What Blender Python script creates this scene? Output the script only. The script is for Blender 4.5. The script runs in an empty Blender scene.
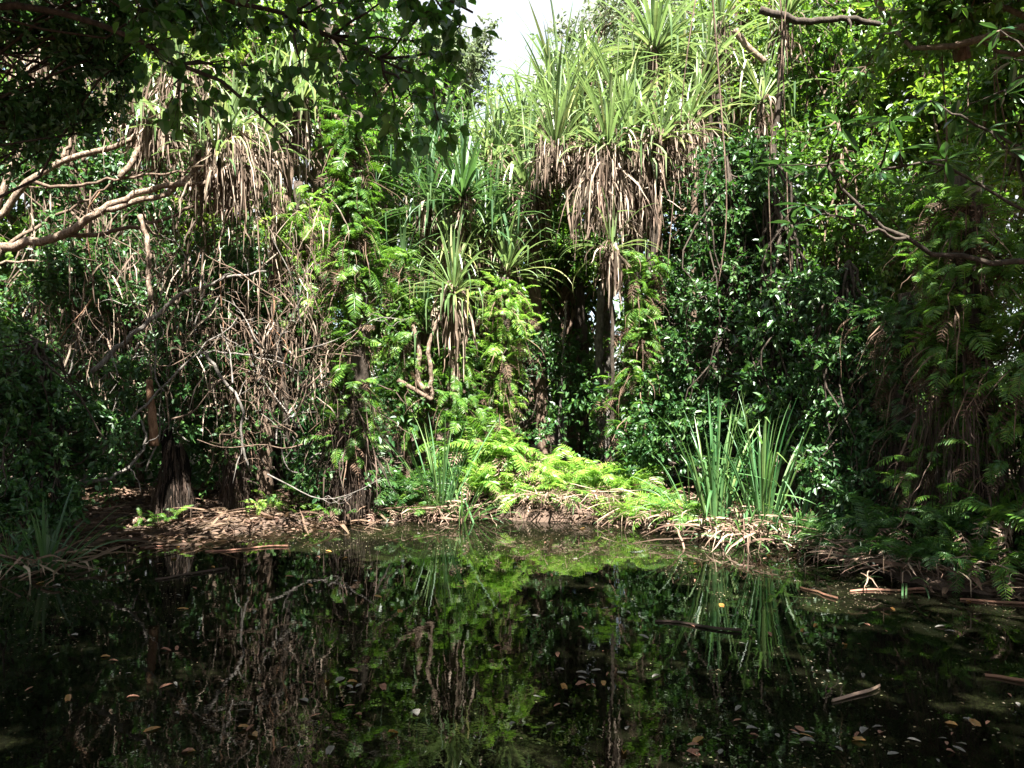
import bpy, math, random
import numpy as np

rng = np.random.default_rng(11)
random.seed(11)
SC = bpy.context.scene
COL = SC.collection
PI = math.pi

# ------------------------------------------------------------------ camera
F, CX, HY, EYE = 773.0, 512.0, 395.0, 1.6
cam_d = bpy.data.cameras.new("camera")
cam_d.sensor_width = 36.0
cam_d.lens = 36.0 * F / 1024.0
cam_d.shift_y = 11.0 / 1024.0
cam_d.clip_start = 0.05
cam_d.clip_end = 2000.0
cam = bpy.data.objects.new("camera", cam_d)
cam.location = (0, 0, EYE)
cam.rotation_euler = (PI / 2, 0, 0)
COL.objects.link(cam)
SC.camera = cam

# ------------------------------------------------------------------ sky, sun, exposure
SUN_EL, SUN_AZ = math.radians(60), math.radians(170)   # azimuth clockwise from +Y (behind and right of the camera)
world = bpy.data.worlds.new("World")
SC.world = world
world.use_nodes = True
wn = world.node_tree
sky = wn.nodes.new("ShaderNodeTexSky")
sky.sky_type = 'NISHITA'
sky.sun_disc = False
sky.sun_elevation = SUN_EL
sky.sun_rotation = SUN_AZ
# thin bright cloud drifting over the blue
tcw = wn.nodes.new("ShaderNodeTexCoord")
cn = wn.nodes.new("ShaderNodeTexNoise")
cn.inputs["Scale"].default_value = 2.2
cn.inputs["Detail"].default_value = 7
cn.inputs["Roughness"].default_value = 0.6
wn.links.new(tcw.outputs["Generated"], cn.inputs["Vector"])
cmr = wn.nodes.new("ShaderNodeMapRange")
cmr.inputs[1].default_value, cmr.inputs[2].default_value = 0.37, 0.50
wn.links.new(cn.outputs[0], cmr.inputs[0])
cmx = wn.nodes.new("ShaderNodeMixRGB")
cmx.inputs[2].default_value = (2.45, 2.5, 2.55, 1)
wn.links.new(cmr.outputs[0], cmx.inputs[0])
wn.links.new(sky.outputs[0], cmx.inputs[1])
wn.links.new(cmx.outputs[0], wn.nodes["Background"].inputs[0])
wn.nodes["Background"].inputs[1].default_value = 0.05
sun_d = bpy.data.lights.new("sun", 'SUN')
sun_d.energy = 5.0
sun_d.angle = math.radians(0.5)
sun_d.color = (1.0, 0.965, 0.90)
sun = bpy.data.objects.new("sun", sun_d)
sun.rotation_euler = (PI / 2 - SUN_EL, 0, PI - SUN_AZ)
COL.objects.link(sun)
SC.view_settings.view_transform = 'Standard'
SC.view_settings.look = "None"
SC.view_settings.exposure = 3.3
SC.view_settings.gamma = 1.0
SC.view_settings.use_curve_mapping = False
SC.render.engine = 'CYCLES'
cy = SC.cycles
cy.max_bounces = 7
cy.diffuse_bounces = 3
cy.glossy_bounces = 3
cy.transmission_bounces = 4
cy.transparent_max_bounces = 8
cy.sample_clamp_indirect = 4.0
cy.caustics_reflective = False
cy.caustics_refractive = False
cy.use_denoising = True


def at(px, py, Y):
    return np.array([(px - CX) / F * Y, Y, EYE - (py - HY) / F * Y])


# ------------------------------------------------------------------ materials
def new_mat(name):
    m = bpy.data.materials.new(name)
    m.use_nodes = True
    nt = m.node_tree
    nt.nodes.clear()
    out = nt.nodes.new("ShaderNodeOutputMaterial")
    return m, nt, out


def ramp(nt, fac, cols, interp='LINEAR'):
    r = nt.nodes.new("ShaderNodeValToRGB")
    r.color_ramp.interpolation = interp
    el = r.color_ramp.elements
    while len(el) < len(cols):
        el.new(0.5)
    for i, c in enumerate(cols):
        el[i].position = i / (len(cols) - 1)
        el[i].color = (*c, 1)
    nt.links.new(fac, r.inputs[0])
    return r.outputs[0]


def leaf_mat(name, cols, trans=(0.2, 0.3, 0.04), tw=0.35, rough=0.45, spec=0.5):
    """Leaf blade: reflecting side coloured per leaf, light let through in a yellower green."""
    m, nt, out = new_mat(name)
    geo = nt.nodes.new("ShaderNodeNewGeometry")
    c = ramp(nt, geo.outputs["Random Per Island"], cols)
    tc = nt.nodes.new("ShaderNodeTexCoord")
    nz = nt.nodes.new("ShaderNodeTexNoise")
    nz.inputs["Scale"].default_value = 4.0
    nz.inputs["Detail"].default_value = 3
    nt.links.new(tc.outputs["Object"], nz.inputs["Vector"])
    hs = nt.nodes.new("ShaderNodeHueSaturation")
    mr = nt.nodes.new("ShaderNodeMapRange")
    mr.inputs[1].default_value, mr.inputs[2].default_value = 0.3, 0.7
    mr.inputs[3].default_value, mr.inputs[4].default_value = 0.472, 0.504
    nt.links.new(nz.outputs[0], mr.inputs[0])
    nt.links.new(mr.outputs[0], hs.inputs["Hue"])
    mv = nt.nodes.new("ShaderNodeMapRange")
    mv.inputs[1].default_value, mv.inputs[2].default_value = 0.3, 0.7
    mv.inputs[3].default_value, mv.inputs[4].default_value = 1.35, 0.7
    nt.links.new(nz.outputs[0], mv.inputs[0])
    nt.links.new(mv.outputs[0], hs.inputs["Value"])
    nt.links.new(c, hs.inputs["Color"])
    p = nt.nodes.new("ShaderNodeBsdfPrincipled")
    p.inputs["Roughness"].default_value = rough
    p.inputs["Specular IOR Level"].default_value = spec
    nt.links.new(hs.outputs[0], p.inputs["Base Color"])
    t = nt.nodes.new("ShaderNodeBsdfTranslucent")
    mx2 = nt.nodes.new("ShaderNodeMixRGB")
    mx2.inputs[0].default_value = 0.5
    mx2.inputs[2].default_value = (*trans, 1)
    nt.links.new(hs.outputs[0], mx2.inputs[1])
    nt.links.new(mx2.outputs[0], t.inputs["Color"])
    mx = nt.nodes.new("ShaderNodeMixShader")
    mx.inputs[0].default_value = tw
    nt.links.new(p.outputs[0], mx.inputs[1])
    nt.links.new(t.outputs[0], mx.inputs[2])
    nt.links.new(mx.outputs[0], out.inputs[0])
    return m


def dead_mat(name, cols, tw=0.12, rough=0.75):
    return leaf_mat(name, cols, trans=(0.35, 0.22, 0.12), tw=tw, rough=rough, spec=0.2)


def bark_mat(name, cols, scale=11.0, stretch=2.5, rough=0.9, bump=1.0, spec=0.15):
    m, nt, out = new_mat(name)
    tc = nt.nodes.new("ShaderNodeTexCoord")
    mp = nt.nodes.new("ShaderNodeMapping")
    mp.inputs["Scale"].default_value = (stretch, stretch, 1.0)
    nt.links.new(tc.outputs["Object"], mp.inputs[0])
    nz = nt.nodes.new("ShaderNodeTexNoise")
    nz.inputs["Scale"].default_value = scale
    nz.inputs["Detail"].default_value = 6
    nz.inputs["Roughness"].default_value = 0.65
    nt.links.new(mp.outputs[0], nz.inputs["Vector"])
    mr = nt.nodes.new("ShaderNodeMapRange")
    mr.inputs[1].default_value, mr.inputs[2].default_value = 0.3, 0.7
    nt.links.new(nz.outputs[0], mr.inputs[0])
    c = ramp(nt, mr.outputs[0], cols)
    p = nt.nodes.new("ShaderNodeBsdfPrincipled")
    p.inputs["Roughness"].default_value = rough
    p.inputs["Specular IOR Level"].default_value = spec
    nt.links.new(c, p.inputs["Base Color"])
    b = nt.nodes.new("ShaderNodeBump")
    b.inputs["Strength"].default_value = bump
    b.inputs["Distance"].default_value = 0.02
    nt.links.new(nz.outputs[0], b.inputs["Height"])
    nt.links.new(b.outputs[0], p.inputs["Normal"])
    nt.links.new(p.outputs[0], out.inputs[0])
    return m


M = {}
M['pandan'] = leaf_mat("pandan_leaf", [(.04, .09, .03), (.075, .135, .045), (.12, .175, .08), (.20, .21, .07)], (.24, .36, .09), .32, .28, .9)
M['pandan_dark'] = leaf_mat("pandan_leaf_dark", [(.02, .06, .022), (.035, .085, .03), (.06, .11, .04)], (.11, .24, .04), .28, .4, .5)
M['sedge'] = leaf_mat("sedge_blade", [(.026, .09, .03), (.048, .125, .042), (.10, .165, .045)], (.16, .36, .06), .3, .42, .45)
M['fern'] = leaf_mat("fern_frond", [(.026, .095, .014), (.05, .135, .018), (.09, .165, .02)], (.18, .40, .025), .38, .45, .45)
M['fern_bright'] = leaf_mat("fern_frond_sunlit", [(.05, .165, .02), (.09, .22, .028), (.155, .27, .04), (.21, .23, .07)], (.30, .60, .05), .45, .42, .5)  # yellow-green fern, colour lightened to stand for sun on the mound
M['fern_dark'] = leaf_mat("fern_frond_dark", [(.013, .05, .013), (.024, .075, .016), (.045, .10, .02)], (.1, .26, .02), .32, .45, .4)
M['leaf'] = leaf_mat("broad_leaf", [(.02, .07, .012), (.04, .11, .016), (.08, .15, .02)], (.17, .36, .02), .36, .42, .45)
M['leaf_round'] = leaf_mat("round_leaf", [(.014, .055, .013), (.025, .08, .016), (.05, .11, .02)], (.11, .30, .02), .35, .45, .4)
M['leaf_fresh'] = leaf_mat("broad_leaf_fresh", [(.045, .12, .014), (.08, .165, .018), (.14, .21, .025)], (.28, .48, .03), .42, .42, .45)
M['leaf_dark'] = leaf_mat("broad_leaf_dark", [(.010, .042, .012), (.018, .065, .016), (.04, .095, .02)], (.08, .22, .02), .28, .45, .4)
M['leaf_gloss'] = leaf_mat("glossy_leaf", [(.014, .055, .016), (.026, .08, .02), (.05, .11, .026)], (.1, .26, .02), .28, .36, .7)
M['leaf_whorl'] = leaf_mat("whorled_leaf", [(.010, .038, .016), (.018, .055, .02), (.034, .075, .024)], (.07, .17, .02), .22, .33, .7)
M['leaf_grey'] = leaf_mat("grey_green_leaf", [(.06, .095, .045), (.09, .125, .06), (.13, .16, .085)], (.2, .28, .1), .3, .6, .3)
M['dead'] = dead_mat("dead_pandan_leaf", [(.025, .018, .011), (.075, .055, .036), (.14, .108, .073), (.36, .30, .225)])
M['dead_dark'] = dead_mat("dead_root_fibre", [(.012, .009, .006), (.03, .021, .014), (.075, .055, .038)])
M['dead_fern'] = dead_mat("dead_fern_frond", [(.022, .014, .008), (.055, .036, .021), (.12, .085, .052)])
M['dead_pale'] = dead_mat("dead_straw_leaf", [(.07, .045, .03), (.17, .12, .08), (.32, .26, .18)])
M['yellow'] = leaf_mat("yellow_fallen_leaf", [(.10, .05, .013), (.18, .10, .02), (.26, .16, .035)], (.4, .25, .05), .2, .5, .4)
M['brown_leaf'] = dead_mat("brown_fallen_leaf", [(.08, .04, .02), (.15, .08, .045), (.22, .14, .09)])
M['grey_leaf'] = dead_mat("bleached_fallen_leaf", [(.06, .058, .05), (.11, .105, .09), (.18, .17, .15)])
M['fleck'] = dead_mat("floating_fleck", [(.03, .022, .01), (.07, .06, .03), (.12, .105, .07), (.07, .09, .03)])
M['green_leaf'] = leaf_mat("green_fallen_leaf", [(.06, .10, .04), (.09, .13, .05)], (.2, .25, .05), .2, .5, .4)
M['bark_pale'] = bark_mat("pale_bark", [(.045, .032, .023), (.14, .10, .072), (.27, .215, .165)], scale=17.0)
M['bark'] = bark_mat("brown_bark", [(.035, .024, .017), (.09, .062, .044), (.15, .11, .08)])
M['bark_dark'] = bark_mat("dark_bark", [(.014, .011, .008), (.035, .027, .02), (.065, .05, .04)])
M['bark_shaded'] = bark_mat("stump_wood_shaded", [(.002, .002, .0015), (.006, .005, .004), (.015, .012, .009)], spec=0.02)  # stump wood, its shade put into the colour as near black
M['bark_rust'] = bark_mat("rusty_dead_wood", [(.05, .025, .014), (.13, .07, .04), (.22, .135, .085)])
M['bark_grey'] = bark_mat("bleached_grey_wood", [(.05, .045, .038), (.11, .098, .085), (.2, .18, .155)])


def ground_mat():
    m, nt, out = new_mat("leaf_mould_soil")
    tc = nt.nodes.new("ShaderNodeTexCoord")
    nz = nt.nodes.new("ShaderNodeTexNoise")
    nz.inputs["Scale"].default_value = 6
    nz.inputs["Detail"].default_value = 9
    nz.inputs["Roughness"].default_value = 0.7
    nt.links.new(tc.outputs["Object"], nz.inputs["Vector"])
    c = ramp(nt, nz.outputs[0], [(.012, .008, .006), (.03, .019, .012), (.075, .046, .03), (.12, .08, .055)])
    p = nt.nodes.new("ShaderNodeBsdfPrincipled")
    p.inputs["Roughness"].default_value = 0.95
    nt.links.new(c, p.inputs["Base Color"])
    b = nt.nodes.new("ShaderNodeBump")
    b.inputs["Strength"].default_value = 0.9
    b.inputs["Distance"].default_value = 0.04
    nt.links.new(nz.outputs[0], b.inputs["Height"])
    nt.links.new(b.outputs[0], p.inputs["Normal"])
    nt.links.new(p.outputs[0], out.inputs[0])
    return m


def water_mat():
    """Still tea-dark pond water with a thin broken film of algae and dust."""
    m, nt, out = new_mat("pond_water")
    tc = nt.nodes.new("ShaderNodeTexCoord")
    p = nt.nodes.new("ShaderNodeBsdfPrincipled")
    p.inputs["Base Color"].default_value = (.0025, .0026, .0014, 1)
    p.inputs["Roughness"].default_value = 0.012
    p.inputs["IOR"].default_value = 1.333
    rn = nt.nodes.new("ShaderNodeTexNoise")
    rn.inputs["Scale"].default_value = 4.5
    rn.inputs["Detail"].default_value = 4
    nt.links.new(tc.outputs["Object"], rn.inputs["Vector"])
    b = nt.nodes.new("ShaderNodeBump")
    b.inputs["Strength"].default_value = 0.075
    b.inputs["Distance"].default_value = 0.012
    nt.links.new(rn.outputs[0], b.inputs["Height"])
    nt.links.new(b.outputs[0], p.inputs["Normal"])
    # algae film
    n1 = nt.nodes.new("ShaderNodeTexNoise")
    n1.inputs["Scale"].default_value = 1.1
    n1.inputs["Detail"].default_value = 6
    n1.inputs["Roughness"].default_value = 0.6
    n2 = nt.nodes.new("ShaderNodeTexNoise")
    n2.inputs["Scale"].default_value = 38
    n2.inputs["Detail"].default_value = 5
    n2.inputs["Roughness"].default_value = 0.75
    nt.links.new(tc.outputs["Object"], n1.inputs["Vector"])
    nt.links.new(tc.outputs["Object"], n2.inputs["Vector"])
    a = nt.nodes.new("ShaderNodeMath")
    a.operation = 'ADD'
    nt.links.new(n1.outputs[0], a.inputs[0])
    nt.links.new(n2.outputs[0], a.inputs[1])
    mr = nt.nodes.new("ShaderNodeMapRange")
    mr.inputs[1].default_value, mr.inputs[2].default_value = 1.02, 1.45
    mr.inputs[3].default_value, mr.inputs[4].default_value = 0.0, 0.32
    nt.links.new(a.outputs[0], mr.inputs[0])
    q = nt.nodes.new("ShaderNodeBsdfPrincipled")
    q.inputs["Roughness"].default_value = 0.5
    q.inputs["Specular IOR Level"].default_value = 0.3
    nt.links.new(ramp(nt, n2.outputs[0], [(.012, .013, .005), (.035, .045, .010), (.06, .06, .025)]), q.inputs["Base Color"])
    mx = nt.nodes.new("ShaderNodeMixShader")
    nt.links.new(mr.outputs[0], mx.inputs[0])
    nt.links.new(p.outputs[0], mx.inputs[1])
    nt.links.new(q.outputs[0], mx.inputs[2])
    nt.links.new(mx.outputs[0], out.inputs[0])
    return m


# ------------------------------------------------------------------ mesh collecting
class MB:
    def __init__(self):
        self.v, self.f, self.n = [], [], 0

    def add(self, V, faces):
        """V (N,k,3) copies of one patch, faces list of index tuples into k."""
        V = np.asarray(V, dtype=np.float32)
        if V.ndim == 2:
            V = V[None]
        N, k, _ = V.shape
        by = {}
        for f in faces:
            by.setdefault(len(f), []).append(f)
        off = self.n + np.arange(N, dtype=np.int64)[:, None, None] * k
        for ln, fs in by.items():
            self.f.append((ln, (np.array(fs, dtype=np.int64)[None] + off).reshape(-1)))
        self.v.append(V.reshape(-1, 3))
        self.n += N * k

    def build(self, name, mat, parent=None, smooth=False, origin=None):
        me = bpy.data.meshes.new(name)
        V = np.concatenate(self.v).astype(np.float32)
        if origin is None:
            origin = np.array(parent.location) if parent is not None else np.zeros(3)
        V = V - np.asarray(origin, dtype=np.float32)
        loops = np.concatenate([a for _, a in self.f]).astype(np.int32)
        lens = np.concatenate([np.full(len(a) // ln, ln, dtype=np.int32) for ln, a in self.f])
        starts = np.concatenate([[0], np.cumsum(lens)[:-1]]).astype(np.int32)
        me.vertices.add(len(V))
        me.vertices.foreach_set("co", V.reshape(-1))
        me.loops.add(len(loops))
        me.loops.foreach_set("vertex_index", loops)
        me.polygons.add(len(lens))
        me.polygons.foreach_set("loop_start", starts)
        me.update(calc_edges=True)
        me.polygons.foreach_set("use_smooth", np.full(len(lens), smooth, dtype=bool))
        me.materials.append(mat)
        o = bpy.data.objects.new(name, me)
        COL.objects.link(o)
        if parent is not None:
            o.parent = parent
        else:
            o.location = origin
        return o


def tag(o, label=None, cat=None, group=None, kind=None):
    if label:
        o['label'] = label
    if cat:
        o['category'] = cat
    if group:
        o['group'] = group
    if kind:
        o['kind'] = kind
    return o


def thing(name, loc, label, cat, group=None):
    o = bpy.data.objects.new(name, None)
    o.empty_display_size = 0.1
    o.location = [float(c) for c in loc]
    COL.objects.link(o)
    return tag(o, label, cat, group)


def nrm(a):
    return a / np.maximum(np.linalg.norm(a, axis=-1, keepdims=True), 1e-9)


def U(a, b, n):
    return rng.uniform(a, b, n)


# ------------------------------------------------------------------ shapes
def straps(mb, P, az, el, L, W, droop, K=7, pw=1.5, fold=0.25, kink=0.0, azc=0.25, twist=0.3, taper='sword', wig=0.0):
    """Long strap leaves: each starts at P, heads for azimuth/elevation and bends down by droop along its length."""
    N = len(P)
    s = np.linspace(0, 1, K + 1)[None]
    b = lambda x: np.broadcast_to(np.asarray(x, dtype=float), (N,))[:, None]
    el_, L_, W_, dr = b(el), b(L), b(W), b(droop)
    E = el_ - dr * s ** pw
    if kink > 0:
        has = (rng.random(N) < kink)[:, None]
        at_ = U(0.35, 0.75, N)[:, None]
        E = E - has * (s > at_) * U(0.8, 1.8, N)[:, None]
    E = np.maximum(E, -PI / 2 + U(-.06, .12, N)[:, None])
    A = b(az) + U(-azc, azc, N)[:, None] * s
    if wig:
        A = A + wig * rng.normal(size=(N, K + 1))
        E = E + wig * .5 * rng.normal(size=(N, K + 1))
    D = np.stack([np.cos(E) * np.cos(A), np.cos(E) * np.sin(A), np.sin(E)], -1)
    C = np.concatenate([np.zeros((N, 1, 3)), np.cumsum(D[:, :-1] * (L_ / K)[..., None], 1)], 1) + P[:, None]
    side = np.stack([-np.sin(A), np.cos(A), np.zeros_like(A)], -1)
    up = np.cross(D, side)
    tw = U(-twist, twist, N)[:, None] + U(-twist, twist, N)[:, None] * s
    sd = side * np.cos(tw)[..., None] + up * np.sin(tw)[..., None]
    un = np.cross(D, sd)
    if taper == 'sword':
        w = W_ * (0.75 + 0.35 * s) * np.clip(1 - s ** 3, 0.02, 1)
    elif taper == 'ribbon':
        w = W_ * (0.6 + 0.5 * np.sin(PI * np.clip(s * 1.1, 0, 1))) * np.clip(1 - s ** 5, .15, 1)
    else:
        w = W_ * (1 - .9 * s)
    w = w[..., None] / 2
    Lf = C - sd * w + un * w * fold
    Rt = C + sd * w + un * w * fold
    V = np.stack([Lf, C, Rt], 2).reshape(N, -1, 3)
    f = []
    for k in range(K):
        a, c = k * 3, k * 3 + 3
        f += [(a, a + 1, c + 1, c), (a + 1, a + 2, c + 2, c + 1)]
    mb.add(V, f)


def fronds(mb, P, az, el, L, droop, M_=12, pl=0.32, pw_=0.2, ang=0.45, roll=0.5, bip=0.0):
    """Pinnate fern fronds."""
    N = len(P)
    K = M_ + 1
    s = np.linspace(0, 1, K + 1)[None]
    b = lambda x: np.broadcast_to(np.asarray(x, dtype=float), (N,))[:, None]
    L_ = b(L)
    E = np.maximum(b(el) - b(droop) * s ** 1.3, -1.5)
    A = b(az) + U(-.35, .35, N)[:, None] * s
    D = np.stack([np.cos(E) * np.cos(A), np.cos(E) * np.sin(A), np.sin(E)], -1)
    C = np.concatenate([np.zeros((N, 1, 3)), np.cumsum(D[:, :-1] * (L_ / K)[..., None], 1)], 1) + P[:, None]
    side = np.stack([-np.sin(A), np.cos(A), np.zeros_like(A)], -1)
    up = np.cross(D, side)
    tw = U(-roll, roll, N)[:, None] + 0 * s
    sd = side * np.cos(tw)[..., None] + up * np.sin(tw)[..., None]
    un = np.cross(D, sd)
    # rachis
    w = (L_ * 0.012)[..., None] * (1 - 0.8 * s)[..., None]
    mb.add(np.stack([C - sd * w, C + sd * w], 2).reshape(N, -1, 3), [(2 * k, 2 * k + 1, 2 * k + 3, 2 * k + 2) for k in range(K)])
    idx = np.arange(1, K)
    ss = s[:, idx]
    prof = np.sin(PI * (0.14 + 0.80 * ss)) ** 0.8 + 0.04
    for sg in (-1, 1):
        cnt = (N, len(idx))
        ln = (L_ * pl * prof) * rng.uniform(.85, 1.12, cnt)
        a = ang + .25 * ss + rng.uniform(-.12, .12, cnt)
        d = sg * sd[:, idx] * np.cos(a)[..., None] + D[:, idx] * np.sin(a)[..., None] + un[:, idx] * rng.uniform(-.28, .05, cnt)[..., None]
        d = nrm(d)
        nn = un[:, idx] + rng.normal(size=(*cnt, 3)) * .18
        x = nrm(np.cross(d, nn))
        z = np.cross(x, d)
        B = C[:, idx]
        hw = (ln * pw_ * .5)[..., None]
        l = ln[..., None]
        m1 = B + d * l * .28
        m2 = B + d * l * .62 - z * l * .03
        T = B + d * l - z * l * .12
        V = np.stack([B, m1 + x * hw * .95 + z * hw * .3, m2 + x * hw * .8 + z * hw * .2, T, m2 - x * hw * .8 + z * hw * .2, m1 - x * hw * .95 + z * hw * .3], 2).reshape(-1, 6, 3)
        mb.add(V, [(0, 1, 2, 3), (0, 3, 4, 5)])


# leaf outlines: x half-widths along y in 0..1
OUT = {
    'oval': ([0, .22, .55, .82, 1], [0, .17, .21, .12, 0]),
    'lance': ([0, .22, .5, .8, 1], [0, .09, .135, .085, 0]),
    'round': ([0, .15, .45, .75, 1], [0, .30, .44, .30, 0]),
}


def leaves(mb, P, d, n, size, kind='simple', wid=0.5):
    N = len(P)
    d = nrm(d)
    x = nrm(np.cross(d, n))
    z = np.cross(x, d)
    S = np.broadcast_to(np.asarray(size, dtype=float), (N,))[:, None]
    if kind == 'simple':
        hw = S * wid * .5
        m1, m2 = P + d * S * .3, P + d * S * .68 - z * S * .03
        V = np.stack([P, m1 + x * hw + z * hw * .35, m2 + x * hw * .8 + z * hw * .25, P + d * S - z * S * .12, m2 - x * hw * .8 + z * hw * .25, m1 - x * hw + z * hw * .35], 1)
        mb.add(V, [(0, 1, 2, 3), (0, 3, 4, 5)])
        return
    ys, hs = OUT[kind]
    curl = U(.05, .22, N)[:, None]
    cols = []
    for y, h in zip(ys, hs):
        c = P + d * S * y - z * S * curl * y * y
        if h == 0:
            cols.append(c)
        else:
            e = z * S * h * .35
            cols += [c + x * S * h + e, c, c - x * S * h + e]
    V = np.stack(cols, 1)
    f = [(0, 1, 2), (0, 2, 3)]
    for k in range(len(ys) - 3):
        a = 1 + 3 * k
        f += [(a, a + 3, a + 4, a + 1), (a + 1, a + 4, a + 5, a + 2)]
    a = 1 + 3 * (len(ys) - 3)
    t = a + 3
    f += [(a, t, a + 1), (a + 1, t, a + 2)]
    mb.add(V, f)


def tubes(mb, C, R, sides=6):
    """C (N,K,3) centre lines, R (N,K) radii."""
    C = np.asarray(C, dtype=float)
    if C.ndim == 2:
        C = C[None]
    N, K, _ = C.shape
    R = np.broadcast_to(np.asarray(R, dtype=float), (N, K))
    D = nrm(np.gradient(C, axis=1))
    mean = nrm(C[:, -1] - C[:, 0])
    ref = np.where(np.abs(mean[:, 2:3]) > .8, np.array([[1., .1, 0]]), np.array([[0., .1, 1.]]))[:, None]
    x = nrm(np.cross(D, np.broadcast_to(ref, D.shape)))
    y = np.cross(D, x)
    rings = []
    for j in range(sides):
        t = 2 * PI * j / sides
        rings.append(C + (x * math.cos(t) + y * math.sin(t)) * R[..., None])
    V = np.stack(rings, 2).reshape(N, -1, 3)
    f = []
    for k in range(K - 1):
        for j in range(sides):
            a, b_ = k * sides + j, k * sides + (j + 1) % sides
            f.append((a, b_, b_ + sides, a + sides))
    f.append(tuple(range(sides - 1, -1, -1)))
    f.append(tuple(range((K - 1) * sides, K * sides)))
    mb.add(V, f)


def path(pts, n=14, wob=0.02):
    """Smooth path through key points with a little irregular wander."""
    pts = np.asarray(pts, dtype=float)
    d = np.r_[0, np.cumsum(np.linalg.norm(np.diff(pts, axis=0), axis=1))]
    t = np.linspace(0, d[-1], n)
    lin = np.stack([np.interp(t, d, pts[:, i]) for i in range(3)], 1)
    k = max(1, n // (3 * max(1, len(pts) - 1)))
    sm = lin.copy()
    for _ in range(k):
        sm[1:-1] = (sm[:-2] + 2 * sm[1:-1] + sm[2:]) / 4
    w = rng.normal(size=(n, 3)) * wob
    w[0] = 0
    return sm + w


def wander(A, B, K=6, wob=.06):
    """Batch of irregular paths from A to B."""
    N = len(A)
    s = np.linspace(0, 1, K)[None, :, None]
    L = np.linalg.norm(B - A, axis=1)[:, None, None]
    w = sum(rng.normal(size=(N, 1, 3)) * np.sin(PI * f_ * s) / f_ ** .8 for f_ in (1, 2, 3, 4) if f_ < K - 1)
    return A[:, None] * (1 - s) + B[:, None] * s + w * wob * L


def sphere_dirs(n):
    return nrm(rng.normal(size=(n, 3)))


def foliage(mb, mt, C, R, n_twig=14, n_leaf=9, size=.1, kind='simple', wid=.5, up=.25, droop=.35, flat=.6, twig_r=.004, spread=1.0):
    """Leafy twigs fanning out from clump centres C with radii R."""
    nC = len(C)
    ct = np.repeat(C, n_twig, 0)
    r = np.repeat(np.broadcast_to(R, (nC,)), n_twig)
    d = nrm(sphere_dirs(len(ct)) + np.array([0, 0, up]))
    ln = r * U(.45, 1.05, len(ct))
    end = ct + d * ln[:, None] - np.array([0, 0, 1.]) * (ln * droop * .5)[:, None]
    if mt is not None:
        tubes(mt, wander(ct, end, 4, .04), np.linspace(twig_r, twig_r * .4, 4)[None], 3)
    T = len(ct)
    s = rng.uniform(.25, 1.05, (T, n_leaf))
    P = (ct[:, None] * (1 - s[..., None]) + end[:, None] * s[..., None]).reshape(-1, 3)
    P = P + rng.normal(size=P.shape) * (.04 * spread * np.repeat(ln, n_leaf))[:, None]
    dd = np.repeat(d, n_leaf, 0) * .5 + sphere_dirs(len(P)) * .9 + np.array([0, 0, -droop])
    nn = np.array([0, 0, 1.]) * flat + sphere_dirs(len(P)) * .6
    leaves(mb, P, dd, nn, size * U(.65, 1.25, len(P)), kind, wid)


def blob(center, rad, n, shell=.35):
    """Clump centres filling an ellipsoid unevenly."""
    d = sphere_dirs(n)
    ax = sphere_dirs(7)
    amp = U(-.45, .45, 7)
    lump = 1 + (np.clip(d @ ax.T, 0, 1) ** 3 * amp).sum(1)
    r = rng.random(n) ** .42 * lump * U(.8, 1.15, n)
    return np.asarray(center) + d * r[:, None] * np.asarray(rad)


# ------------------------------------------------------------------ terrain
SHORE = np.array([(-7.2, .4), (-7.0, 4.0), (-6.2, 6.4), (-5.2, 7.4), (-4.45, 8.2), (-3.6, 8.75), (-2.7, 9.3), (-1.9, 9.65), (-1.0, 9.85), (-.16, 10.0),
                  (.7, 9.75), (1.35, 9.45), (1.8, 8.9), (2.25, 8.45), (3.0, 8.2), (3.25, 7.5), (3.3, 7.0), (3.55, 6.4), (4.3, 5.9), (5.0, 4.6), (5.4, 2.0), (5.2, .3),
                  (2.0, .55), (0, .75), (-3, .6)])


def shore_dist(x, y):
    """Signed distance to the waterline, positive on land."""
    x, y = np.asarray(x, float), np.asarray(y, float)
    dm = np.full(x.shape, 1e9)
    ins = np.zeros(x.shape, bool)
    n = len(SHORE)
    for i in range(n):
        a, b = SHORE[i], SHORE[(i + 1) % n]
        e = b - a
        t = np.clip(((x - a[0]) * e[0] + (y - a[1]) * e[1]) / (e @ e), 0, 1)
        dm = np.minimum(dm, np.hypot(x - a[0] - t * e[0], y - a[1] - t * e[1]))
        c = ((a[1] > y) != (b[1] > y)) & (x < e[0] * (y - a[1]) / (e[1] + 1e-12) + a[0])
        ins ^= c
    return np.where(ins, -dm, dm)


def height(x, y):
    x, y = np.asarray(x, float), np.asarray(y, float)
    d = shore_dist(x, y) + .12 * np.sin(3.1 * x + 1.3 * y) + .08 * np.sin(5.3 * y - 2.2 * x)
    land = .02 + .22 * (1 - np.exp(-np.maximum(d, 0) / 1.0)) + .012 * np.minimum(np.maximum(d, 0), 40)
    land = land + .03 * np.sin(2.3 * x) * np.cos(1.9 * y) * (d > 0)
    mound = .34 * np.exp(-(((x - .75) / 1.1) ** 2 + ((y - 10.7) / .7) ** 2))
    bed = -.9 * (1 - np.exp(np.minimum(d, 0) / .8)) - .03
    return np.where(d > 0, land + mound * (d > .15), bed)


def gz(x, y):
    return float(height(np.array([x]), np.array([y]))[0])


def on(px, Y):
    """Point of the ground seen in column px at distance Y."""
    x = (px - CX) / F * Y
    return np.array([x, Y, gz(x, Y)])


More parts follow.
